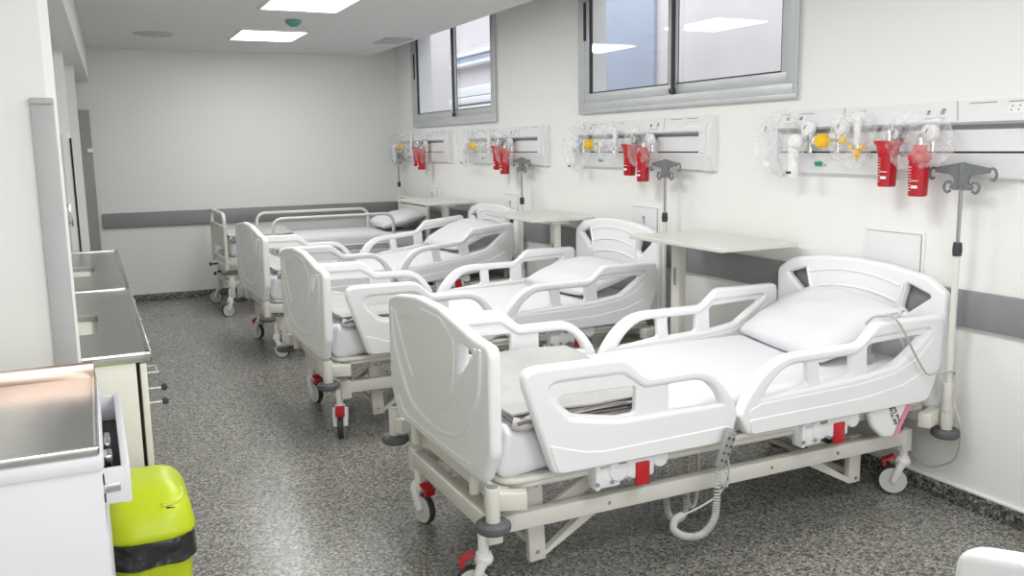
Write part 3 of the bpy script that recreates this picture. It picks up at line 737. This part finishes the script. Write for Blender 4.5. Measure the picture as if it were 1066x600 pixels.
# fittings plugged into the panels; local offsets (x, y, z)
def jar_proto(flared, label):
    t = thing('suction_jar', label, 'jar', (0, 0, 0), 0, 'red suction jars hanging from the gas panels')
    b = B(); b.lathe([(0, -.085), (.034, -.085), (.038, -.08), (.042, .06), (.043, .07), (.0, .07)])
    obj('jar_body', b, 'jar', t)
    b = B()
    if flared: b.lathe([(.043, .062), (.046, .07), (.05, .09), (.062, .105), (.062, .112), (0, .112)])
    else: b.lathe([(.043, .062), (.046, .066), (.046, .085), (.03, .10), (.026, .125), (0, .13)])
    obj('lid', b, 'red', t)
    b = B()
    for k in range(9): b.box((-.0435 + .0003 * k, .008, -.06 + k * .012), (.003, .014, .002))
    b.box((-.043, -.018, -.045), (.004, .03, .012), .001); b.box((-.0435, -.018, -.02), (.004, .035, .003))
    obj('scale_label', b, 'white', t)
    b = B(); b.cyl((0, 0, .11), (.0, 0, .15), .012); b.tube(catmull([(0, 0, .15), (.02, 0, .168), (.10, 0, .17)]), .01, 8); obj('bracket', b, 'chrome', t)
    return t
def gauge_proto(black, label):
    t = thing('vacuum_gauge', label, 'gauge', (0, 0, 0), 0, 'round pressure gauges on the gas panels')
    b = B(); b.cyl((.03, 0, 0), (-.004, 0, 0), .036, bev=.004); obj('case', b, 'rubber' if black else 'white', t)
    b = B(); b.cyl((-.004, 0, 0), (-.0065, 0, 0), .022 if black else .03); b.box((-.008, .004, .006), (.002, .003, .024), 0, 1, rot=(.6, 0, 0)); obj('dial', b, ['gauge', 'black'], t)
    b = B(); b.cyl((.03, 0, 0), (.07, 0, 0), .012); b.cyl((.03, 0, -.03), (.03, 0, -.075), .009); obj('stem', b, 'chrome', t)
    return t
def knob_proto(yellow, label):
    t = thing('flow_valve', label, 'valve', (0, 0, 0), 0, 'gas flow valves on the gas panels')
    c = 'yellow' if yellow else 'white'
    b = B(); b.lathe([(0, -.03), (.02, -.029), (.032, -.018), (.036, 0), (.033, .018), (.024, .03), (0, .032)], (0, 0, 0), (-1, 0, 0)); obj('knob', b, c, t)
    b = B(); b.cyl((.02, 0, 0), (.075, 0, 0), .010); b.cyl((.045, 0, 0), (.045, -.075, 0), .011); b.cyl((.045, -.05, .03), (.045, -.05, -.05), .010); b.cyl((.045, -.05, -.04), (.045, -.05, -.055), .014); obj('stem', b, 'chrome', t)
    b = B(); b.cyl((.045, -.075, 0), (.045, -.10, 0), .022, .016, bev=.004); obj('connector', b, 'yellow' if yellow else 'gauge', t)
    return t
def tube_proto(label):
    t = thing('oxygen_flowmeter', label, 'flowmeter', (0, 0, 0), 0, 'oxygen flowmeters on the gas panels')
    b = B(); b.cyl((0, 0, -.01), (0, 0, .12), .016, bev=.004); obj('sight_tube', b, 'gauge', t)
    b = B(); b.cyl((0, 0, -.03), (0, 0, -.008), .017, bev=.002); b.cyl((.06, 0, -.02), (0, 0, -.02), .011); obj('body', b, 'chrome', t)
    b = B(); b.lathe([(0, -.085), (.006, -.08), (.009, -.06), (.018, -.055), (.019, -.03), (0, -.03)]); b.cyl((0, .018, -.02), (0, .04, -.02), .012, .014); b.cyl((0, -.018, -.02), (0, -.04, -.02), .012, .014); obj('outlet', b, 'yellow', t)
    return t
def humid_proto(label):
    t = thing('humidifier_bottle', label, 'bottle', (0, 0, 0), 0, 'clear humidifier bottles on the gas panels')
    b = B(); b.lathe([(0, -.075), (.024, -.073), (.027, -.06), (.029, .03), (.022, .045), (0, .045)]); obj('bottle', b, 'gauge', t)
    b = B(); b.cyl((0, 0, .04), (0, 0, .07), .026, bev=.004); obj('cap', b, 'white', t)
    b = B(); b.box((-.029, 0, -.05), (.004, .03, .01)); obj('label_strip', b, 'black', t)
    b = B(); b.cyl((0, 0, .06), (.05, 0, .09), .008); obj('stem', b, 'chrome', t)
    return t
def bag_proto(label, w, h, seed):
    bm = bmesh.new(); bmesh.ops.create_icosphere(bm, subdivisions=4, radius=1)
    for v in bm.verts:
        p = v.co.copy(); q = p * 1.6 + Vector((seed, 0, 0))
        d = 1 + .34 * noise.noise(q) + .16 * noise.noise(q * 2.7) + .05 * noise.noise(q * 6)
        v.co = Vector((p.x * .058 * d, p.y * w / 2 * d, p.z * h / 2 * d))
    b = B(); b.tmp(bm)
    o = obj('plastic_bag_cover', b, 'film', None, 14); tag(o, label, 'plastic bag', 'clear bags over the gas panel fittings'); return o
protos = {}
def put(kind, key, make, loc, label, rot=(0, 0, 0)):
    if key not in protos: o = protos[key] = make(label)
    else: o = copy_tree(protos[key], label)
    o.location = loc; o.rotation_euler = rot; return o
for k, py in enumerate(PY):
    w = ORD[k] + ' gas panel'; x = -.115
    lo, hi = (0, 0) if k == 0 else (.0, .0)
    put('jar', 'j1', lambda l: jar_proto(True, l), (x, py - .84, 1.425), 'red suction jar with flared rim, left of the pair on the %s' % w, (R(3), 0, 0) if k else (0, 0, 0))
    put('jar', 'j2', lambda l: jar_proto(False, l), (x - .02, py - 1.02, 1.392), 'red suction jar hanging lower, right of the pair on the %s' % w)
    put('g', 'gb', lambda l: gauge_proto(True, l), (-.095, py - .855, 1.565), 'black rimmed gauge above the left red jar on the %s' % w)
    put('g', 'gw', lambda l: gauge_proto(False, l), (-.105, py - 1.03, 1.565), 'white gauge above the lower red jar on the %s' % w)
    put('k', 'ky', lambda l: knob_proto(True, l), (-.13, py - .47 if k == 0 else py - .36, 1.54), 'yellow knobbed valve on the %s' % w)
    put('k', 'kw', lambda l: knob_proto(False, l), (-.13, py - .295 if k == 0 else py - .15, 1.54), 'white knobbed valve at the left end of the %s' % w)
    put('f', 'ft', lambda l: tube_proto(l), (-.115, py - .665, 1.53), ('slim flowmeter with yellow fittings in the middle of the %s' if k == 0 else 'slim clear flowmeter in the middle of the %s') % w)
    put('h', 'hb', lambda l: humid_proto(l), (-.12, py - .27 if k == 0 else py - .10, 1.44), 'clear humidifier bottle at the left end of the %s' % w, (0, 0, 0))
    if k == 0:
        put('g', 'gw', None, (-.10, py - .33, 1.60), 'left white gauge of the two above the knobs on the nearest gas panel'); put('g', 'gw', None, (-.10, py - .545, 1.60), 'right white gauge of the two above the knobs on the nearest gas panel')
for o in [q for q in scene.objects if q.name.startswith(('flow_valve', 'oxygen_flowmeter'))]:
    if o.location.y > 1:
        for ch in o.children:
            if ch.name.startswith(('connector', 'outlet')):
                ch.material_slots[0].link = 'OBJECT'; ch.material_slots[0].material = M['gauge']
bg = [bag_proto('clear plastic bag at the left end of the nearest gas panel', .30, .30, 1), bag_proto('clear plastic bag around the jars of the nearest gas panel', .34, .24, 9), bag_proto('clear plastic bag over the middle flowmeter of the nearest gas panel', .26, .24, 20)]
bg[0].location = (-.11, PY[0] - .17, 1.53); bg[1].location = (-.13, PY[0] - 1.0, 1.535); bg[2].location = (-.11, PY[0] - .63, 1.55)
for k in (1, 2, 3):
    for i, (dy, z) in enumerate(((-.17, 1.52), (-.97, 1.52), (-.55, 1.55))):
        o = bg[i].copy(); COL.objects.link(o); o.location = (-.12, PY[k] + dy, z); o.rotation_euler.x = .3 * k
        o['label'] = ['clear plastic bag at the left end of the %s gas panel', 'clear plastic bag around the red jars of the %s gas panel', 'clear plastic bag over the middle fittings of the %s gas panel'][i] % ORD[k]

# white wall access plates
def plate_box(y0, y1, z0, z1, label, pull):
    t = thing('wall_access_panel', label, 'wall panel', (0, (y0 + y1) / 2, (z0 + z1) / 2), 0, 'square access panels on the window wall')
    w, h = y1 - y0, z1 - z0
    b = B(); b.box((-.004, 0, 0), (.008, w, h), .002); obj('frame', b, 'wall', t)
    b = B(); b.box((-.010, 0, 0), (.006, w - .03, h - .03), .001); b.box((-.008, -w / 2 + .013, 0), (.005, .004, h - .03), 0, 1); b.box((-.008, 0, h / 2 - .013), (.005, w - .03, .003), 0, 2); obj('door', b, ['panel', 'grey' if pull else 'panel_grey', 'panel_grey'], t)
    if pull: b = B(); b.cyl((-.02, 0, .03), (-.012, 0, .03), .010); b.tube([(-.016, 0, .03), (-.02, -.01, -.01)], .004, 6); obj('latch', b, 'panel_grey', t)
plate_box(-.315, .02, .83 + .1, 1.145, 'white access panel above the nearest headboard', False)
plate_box(1.68, 2.0, .93, 1.145, 'white access panel with latch behind the second drip stand', True)
plate_box(3.72, 4.03, .93, 1.14, 'white access panel with latch above the third headboard', True)
plate_box(5.63, 5.95, .93, 1.13, 'white access panel above the far overbed table', True)

# ------------------------------------------------------------------ hand control and cords of the nearest bed
t = thing('hand_control', 'grey perforated hand control with coiled cord hanging at the middle of the nearest bed', 'remote control', (-1.25, -.56, .452))
b = B(); rot = (0, R(22), 0)
b.box((0, 0, 0), (.046, .02, .14), .007, rot=rot); b.box((.022, .012, .062), (.02, .02, .02), .004, 0, rot=rot)
mxr = Euler(rot).to_matrix()
for i in range(4):
    for j in (-1, 1): b.cyl(Vector((0, 0, 0)) + mxr @ Vector((j * .010, -.009, -.042 + i * .028)), mxr @ Vector((j * .010, -.0115, -.042 + i * .028)), .005, mi=1, n=12)
obj('handset', b, ['grey', 'rubber'], t)
def coil(path, R0, turns, r, name, parent):
    P = catmull(path, 40); n = len(P); out = []
    for i in range(n * 6):
        s = i / (n * 6 - 1) * (n - 1); a = int(min(s, n - 2)); f = s - a
        p = P[a].lerp(P[a + 1], f); tg = (P[a + 1] - P[a]).normalized(); u = tg.orthogonal().normalized() if abs(tg.y) > .9 else Vector((0, 1, 0)); u = (u - tg * u.dot(tg)).normalized(); w = tg.cross(u)
        an = 2 * PI * turns * i / (n * 6 - 1)
        out.append(p + R0 * (u * math.cos(an) + w * math.sin(an)))
    b = B(); b.tube(out, r, 6); return obj(name, b, 'cord', parent)
coil([(-.03, 0, -.075), (-.04, -.005, -.18), (-.055, -.01, -.255), (-.11, -.01, -.30), (-.175, 0, -.295), (-.215, .01, -.265), (-.20, .02, -.235), (-.17, .02, -.225)], .011, 66, .0034, 'coiled_cord', t)
b = B(); b.tube(catmull([(-.17, .02, -.225), (-.09, .01, -.20), (-.02, 0, -.16), (.015, 0, -.10), (.01, 0, -.03), (-.01, 0, .0)]), .0035, 8)
b.tube(catmull([(.01, -.01, -.10), (-.02, -.01, -.075), (-.03, -.012, -.11), (-.01, -.01, -.135), (.01, -.012, -.12), (.0, -.01, -.09), (-.02, -.012, -.12), (.005, -.01, -.14)]), .003, 8)
obj('straight_cord', b, 'cord', t)
t2_ = thing('power_cord_coil', 'grey coiled cords looping below the middle of the nearest bed', 'cord', (-1.265, -.3, .25))
coil([(-.06, 0, .10), (-.058, 0, -.03), (-.05, 0, -.12), (-.01, 0, -.165), (.03, 0, -.145), (.035, 0, -.06), (.035, 0, .10)], .010, 50, .0036, 'coil', t2_)
b = B(); b.tube(catmull([(.05, .01, .10), (.05, .01, -.08), (.072, .01, -.13), (.095, .01, -.08), (.10, .01, .10)]), .008, 8); obj('loop', b, 'cord', t2_)
# call cord from pillow over the rail to the pole and down
b = B()
b.tube(catmull([(-.42, -.40, .80), (-.435, -.46, .842), (-.415, -.53, .848), (-.375, -.552, .790), (-.32, -.552, .708), (-.26, -.552, .629), (-.224, -.552, .597), (-.17, -.562, .60), (-.11, -.566, .598), (-.078, -.558, .592), (-.068, -.548, .575)]), .0045, 8)
b.tube(catmull([(-.068, -.548, .575), (-.085, -.572, .55), (-.095, -.577, .47), (-.085, -.61, .36), (-.045, -.57, .235), (-.03, -.509, .17), (-.03, -.414, .13), (-.03, -.325, .168), (-.05, -.30, .24), (-.13, -.36, .34)]), .0042, 8)
b.tube(catmull([(-.435, -.47, .842), (-.40, -.48, .842), (-.35, -.47, .84), (-.38, -.49, .846), (-.42, -.48, .846), (-.33, -.475, .848)]), .004, 8)
o = obj('call_cord', b, 'cord'); tag(o, 'thin grey cord from the nearest pillow over the rail to the drip stand', 'cord')
b = B(); b.box((0, 0, 0), (.03, .018, .045), .004); b.cyl((0, 0, .02), (0, 0, .06), .006); b.box((.022, 0, -.012), (.022, .012, .010), .002); b.box((.022, 0, .008), (.016, .01, .006), .002)
b.tube(catmull([(0, 0, .055), (.03, .02, .05), (.07, .05, .055), (.10, .06, .075)]), .004, 8)
o = obj('cord_plug', b, 'grey', loc=(-.468, -.470, .672)); tag(o, 'small grey plug hanging in the gap of the nearest side rail', 'plug')
# hanging white bag with a pink band below the head of the nearest bed
t = thing('hanging_pouch', 'white pouch with pink band and black lettering under the head of the nearest bed', 'pouch', (-.36, -.475, .40))
b = B(); b.plate(rpoly([(-.115, .06, .02), (-.09, -.01, .06), (-.03, -.065, .04), (.03, -.07, .015), (.115, .075, .01), (.0, .085, .02)]), [], .03, .012, 'y', 0); obj('pouch_body', b, 'white', t)
b = B(); b.prism([(.025, -.064), (.05, -.064), (.128, .075), (.10, .075)], -.0175, -.0145, 'y'); obj('pink_band', b, 'pink', t)
mt = Matrix.Translation((.043, -.0165, .018)) @ Matrix.Rotation(R(-118), 4, 'Y') @ Matrix.Rotation(R(90), 4, 'X')
b = B(); b.text('Normal Sofar', .026, mt); b.text('del Wagra', .026, Matrix.Translation((-.03, 0, .012)) @ mt)
obj('lettering', b, 'black', t)

# ------------------------------------------------------------------ left side: steel topped units
def sink_unit(y0, y1, label, keys):
    X0, X1, H = -3.72, -3.10, .885
    t = thing('sink_cabinet', label, 'cabinet', (0, 0, 0), 0, 'cream cabinets with steel sink tops')
    b = B(); b.box(((X0 + X1) / 2 - .02, (y0 + y1) / 2, .47), (X1 - X0 - .06, y1 - y0 - .01, .76), .003); b.box(((X0 + X1) / 2 - .05, (y0 + y1) / 2, .05), (X1 - X0 - .14, y1 - y0 - .03, .10), 0, 1); obj('carcass', b, ['cream', 'dark'], t)
    n = 3; w = (y1 - y0) / n
    for i in range(n):
        yc = y0 + (i + .5) * w
        b = B(); b.box((X1 - .028, yc, .47), (.02, w - .008, .75), .002); d = obj('door', b, 'cream', t)
        b = B(); hy = yc - w / 2 + .05; b.tube(rpoly3([(X1 - .02, hy, .80), (X1 + .018, hy, .80), (X1 + .018, hy + .1, .80), (X1 - .02, hy + .1, .80)]), .004, 8); obj('handle', b, 'chrome', d)
    b = B(); sx0, sx1 = -3.62, -3.255; ys = (y0 + y1) / 2 - .12; sy0, sy1 = ys - .22, ys + .22
    b.plate(rpoly([(X0, y0), (X1, y0), (X1, y1), (X0, y1)]), [rpoly([(sx0, sy0, .05), (sx1, sy0, .05), (sx1, sy1, .05), (sx0, sy1, .05)])], .006, .001, 'z', H - .012)
    for c, d in (((X1 - .012, (y0 + y1) / 2, H - .018), (.024, y1 - y0, .036)), (((X0 + X1) / 2, y0 + .012, H - .018), (X1 - X0, .024, .036)), (((X0 + X1) / 2, y1 - .012, H - .018), (X1 - X0, .024, .036)), ((X0 + .012, (y0 + y1) / 2, H + .03), (.024, y1 - y0, .12))): b.box(c, d, .004)
    wt = obj('worktop', b, 'steel', t)
    b = B(); bm = bmesh.new(); bmesh.ops.create_cube(bm, size=1)
    for v in bm.verts: v.co = Vector(((sx0 + sx1) / 2 + v.co.x * (sx1 - sx0 + .004), (sy0 + sy1) / 2 + v.co.y * (sy1 - sy0 + .004), H - .11 + v.co.z * .19))
    bmesh.ops.delete(bm, geom=[f for f in bm.faces if f.normal.z > .9], context='FACES'); bmesh.ops.bevel(bm, geom=[e for e in bm.edges if not e.is_boundary], offset=.05, segments=4, affect='EDGES', profile=.5)
    bmesh.ops.reverse_faces(bm, faces=bm.faces[:]); b.tmp(bm); b.cyl(((sx0 + sx1) / 2, (sy0 + sy1) / 2, H - .204), ((sx0 + sx1) / 2, (sy0 + sy1) / 2, H - .2), .03)
    obj('sink_bowl', b, 'steel_bowl', wt)
    if keys:
        b = B()
        for yy, zz in ((y0 + .05, .745), (y0 + .05, .695)): b.cyl((X1 - .02, yy, zz), (X1 + .03, yy, zz), .004); b.sph((X1 + .034, yy, zz), .013, (.9, .5, 1), 1)
        obj('key', b, ['chrome', 'rubber'], t)
def rpoly3(P, r=.015): return [Vector(p) for p in P]
sink_unit(.13, 1.72, 'cream sink cabinet with steel top and keys in its door, behind the lime bin', True)
sink_unit(1.725, 3.6, 'cream sink cabinet with steel top farther along the left wall', False)
# near drawer cabinet
t = thing('drawer_cabinet', 'white drawer cabinet with stainless top at bottom left, its drawer ajar', 'cabinet', (-3.59, -.845, 0))
HX = .325
b = B(); b.box((0, 0, .49), (.65, .63, .88), .003); b.box((0, 0, .944), (.66, .65, .034), .01); b.box((0, 0, .025), (.60, .58, .05), 0, 1); obj('carcass', b, ['cab', 'dark'], t)
b = B(); b.box((0, -.0, .970), (.645, .64, .014), .003); b.box((0, -.314, .970), (.645, .012, .018), .003); b.box((0, .305, .988), (.645, .028, .05), .006, 1); b.box((HX - .006, 0, .970), (.010, .635, .018), .003); obj('worktop', b, ['steel', 'copper'], t)
b = B(); b.box((.368, 0, .887), (.016, .60, .078), .004); b.box((.342, -.294, .887), (.05, .012, .074), .003); b.box((.342, .294, .887), (.05, .012, .074), .003); b.box((.338, 0, .855), (.05, .58, .008), 0, 2); b.box((.3265, -.1, .885), (.003, .40, .06), 0, 2); b.box((.336, -.16, .90), (.02, .05, .03), .004, 1); b.box((.336, -.02, .895), (.016, .09, .02), .004, 1)  # drawer floor and back plate coloured near-black for the dark interior
d = obj('drawer', b, ['cab', 'steel_pol', 'rubber'], t)
b = B(); b.box((.34, -.302, .885), (.032, .006, .018), .002); obj('drawer_runner', b, 'steel_pol', d)
for z in (.70, .50, .22): b = B(); b.box((.320, 0, z), (.014, .60, .18 if z > .3 else .3), .004); dd = obj('drawer', b, 'cab', t)
# lime pedal bin
t = thing('waste_bin', 'lime green swing lid bin with black liner beside the near cabinet', 'bin', (-3.163, -.235, 0))
def sq(w, d, r):
    P = rpoly([(-w, -d, r), (w, -d, r), (w, d, r), (-w, d, r)], 10)
    out = []
    for n, (a, c) in enumerate(zip(P, P[1:] + P[:1])):
        k = 8 if n % 11 == 10 else 1
        out += [a.lerp(c, i / k) for i in range(k)]
    return out
def loft(b, secs, mi=0, cap0=True, cap1=True):
    bm = bmesh.new(); rings = []
    for (w, d, r, z, dy) in secs: rings.append([bm.verts.new((p[0], p[1] + dy, z)) for p in sq(w, d, r)])
    k = len(rings[0])
    for a, c in zip(rings, rings[1:]):
        for i in range(k): bm.faces.new((a[i], a[(i + 1) % k], c[(i + 1) % k], c[i]))
    if cap0: bm.faces.new(rings[0][::-1])
    if cap1: bm.faces.new(rings[-1])
    b.tmp(bm, mi)
b = B(); loft(b, [(.085, .13, .05, 0, 0), (.095, .15, .06, .02, 0), (.112, .175, .07, .44, 0)]); obj('bin_body', b, 'lime', t)
b = B(); loft(b, [(.1165, .180, .07, .370, 0), (.120, .184, .07, .376, 0), (.118, .182, .07, .386, 0), (.120, .184, .07, .396, 0), (.1175, .181, .07, .407, 0), (.120, .183, .07, .418, 0), (.119, .183, .07, .43, 0), (.12, .183, .07, .44, 0), (.117, .18, .07, .45, 0)]); 
for v in b.bm.verts:
    s = 1.02 + .06 * noise.noise(v.co * 20) + .03 * noise.noise(v.co * 50); v.co.x *= s; v.co.y *= s; v.co.z += .012 * noise.noise(v.co * 9)
obj('bin_liner', b, 'bag', t)
b = B()
secs = [(.119, .182, .085, .445, 0), (.124, .188, .09, .450, 0), (.125, .189, .09, .462, 0), (.122, .186, .09, .472, 0)]
for k in range(1, 11):
    a = k / 10 * PI / 2; f = max(.12, math.cos(a) ** .62); secs.append((.121 * f, .185 * f, .089 * f, .472 + .108 * math.sin(a), .02 * math.sin(a)))
loft(b, secs); obj('bin_lid', b, 'lime', t, 60)
b = B(); b.tube(catmull([(.045, -.150, .528), (.068, -.146, .524), (.088, -.128, .524), (.098, -.10, .528), (.101, -.07, .531)]), .006, 8, 1); b.tube(catmull([(.035, -.146, .537), (.064, -.140, .536), (.083, -.122, .536), (.092, -.095, .540), (.094, -.05, .545)]), .008, 8, 0); b.sph((.066, -.045, .558), .022, (.8, 1.1, .55), 0)  # black tube drawn in for the dark flap opening
obj('lid_flap', b, ['lime', 'black'], t)

# ------------------------------------------------------------------ raised heads
tilt(bed3, ('side_rail',), (.0, 0, .55), R(-5.5), .0)
for ch in bed3.children:
    if ch.name.startswith('mattress.'):
        ch.data = ch.data.copy()
        for v in ch.data.vertices: v.co.z += max(0, v.co.x) * math.tan(R(5.5))
def swivel(root, near, foot, ang):
    """turn one caster of a bed about its own stem"""
    for ch in root.children:
        if ch.name.startswith('caster'):
            vs_ = ch.data.vertices; cx = sum(v.co.x for v in vs_) / len(vs_); cy = sum(v.co.y for v in vs_) / len(vs_)
            if (cx < 0) == foot and (cy < 0) == near:
                p = Vector((-1.03 if near else -1.0, -.37 if near else .36, 0)) if foot else Vector((.975, -.37 if near else .37, 0))
                ch.matrix_local = Matrix.Translation(ch.location + p) @ Matrix.Rotation(ang, 4, 'Z') @ Matrix.Translation(-p)
for bd in (bed2, bed3):
    for ch in bd.children:
        if ch.name.startswith(('base_frame', 'caster')): ch.location.x += .07
swivel(bed2, True, True, R(95)); swivel(bed3, True, True, R(165)); swivel(bed3, False, True, R(190))
for bd, dz in ((bed2, .05), (bed3, .04)):
    for ch in bd.children:
        if ch.name.startswith('headboard'): ch.location.z = dz
bpy.context.view_layer.update()

# ------------------------------------------------------------------ light, world, camera
w = bpy.data.worlds.new('World'); scene.world = w; w.use_nodes = True
bgn = w.node_tree.nodes['Background']; bgn.inputs[0].default_value = (.96, .97, 1.0, 1); bgn.inputs[1].default_value = .62
def area(name, loc, rot, sx, sy, e, col=(1, 1, 1)):
    l = bpy.data.lights.new(name, 'AREA'); l.shape = 'RECTANGLE'; l.size = sx; l.size_y = sy; l.energy = e; l.color = col
    o = bpy.data.objects.new(name, l); COL.objects.link(o); o.location = loc; o.rotation_euler = rot; return o
for y in (5.37, 3.42, 1.47, -.48, -2.43): area('panel_lamp', (-1.73, y, CZ - .02), (0, 0, 0), .55, .72, 15 if y > 2 else 22, (1, .995, .98))
area('ward_fill', (-2.2, -4.4, 1.9), (R(72), 0, 0), 3, 1.6, 48, (1, .99, .98))  # added fill behind the camera, in place of unseen daylight there
area('courtyard_fill', (.9, 7., 4.6), (0, R(-38), 0), 2.0, 14, 330, (.95, .97, 1))  # unseen light added to brighten the wall outside the windows

cam = bpy.data.cameras.new('Camera'); co = bpy.data.objects.new('Camera', cam); COL.objects.link(co); scene.camera = co
cam.sensor_width = 36; cam.lens = 928.6577 / 1066 * 36; cam.clip_start = .05
yaw, pitch, roll = .4381, .1595, -.0167
F = Vector((math.sin(yaw) * math.cos(pitch), math.cos(yaw) * math.cos(pitch), -math.sin(pitch))); r = Vector((math.cos(yaw), -math.sin(yaw), 0)); u = r.cross(F)
Rr = math.cos(roll) * r + math.sin(roll) * u; Uu = -math.sin(roll) * r + math.cos(roll) * u
co.matrix_world = Matrix(((Rr.x, Uu.x, -F.x, -3.2409), (Rr.y, Uu.y, -F.y, -3.0211), (Rr.z, Uu.z, -F.z, 1.5467), (0, 0, 0, 1)))
vs = scene.view_settings; vs.view_transform = 'Standard'; vs.look = 'None'; vs.exposure = 0.14; vs.gamma = 1.0
scene.cycles.max_bounces = 10; scene.cycles.diffuse_bounces = 5; scene.cycles.transparent_max_bounces = 16
scene.cycles.use_denoising = True
scene.cycles.sample_clamp_indirect = 4
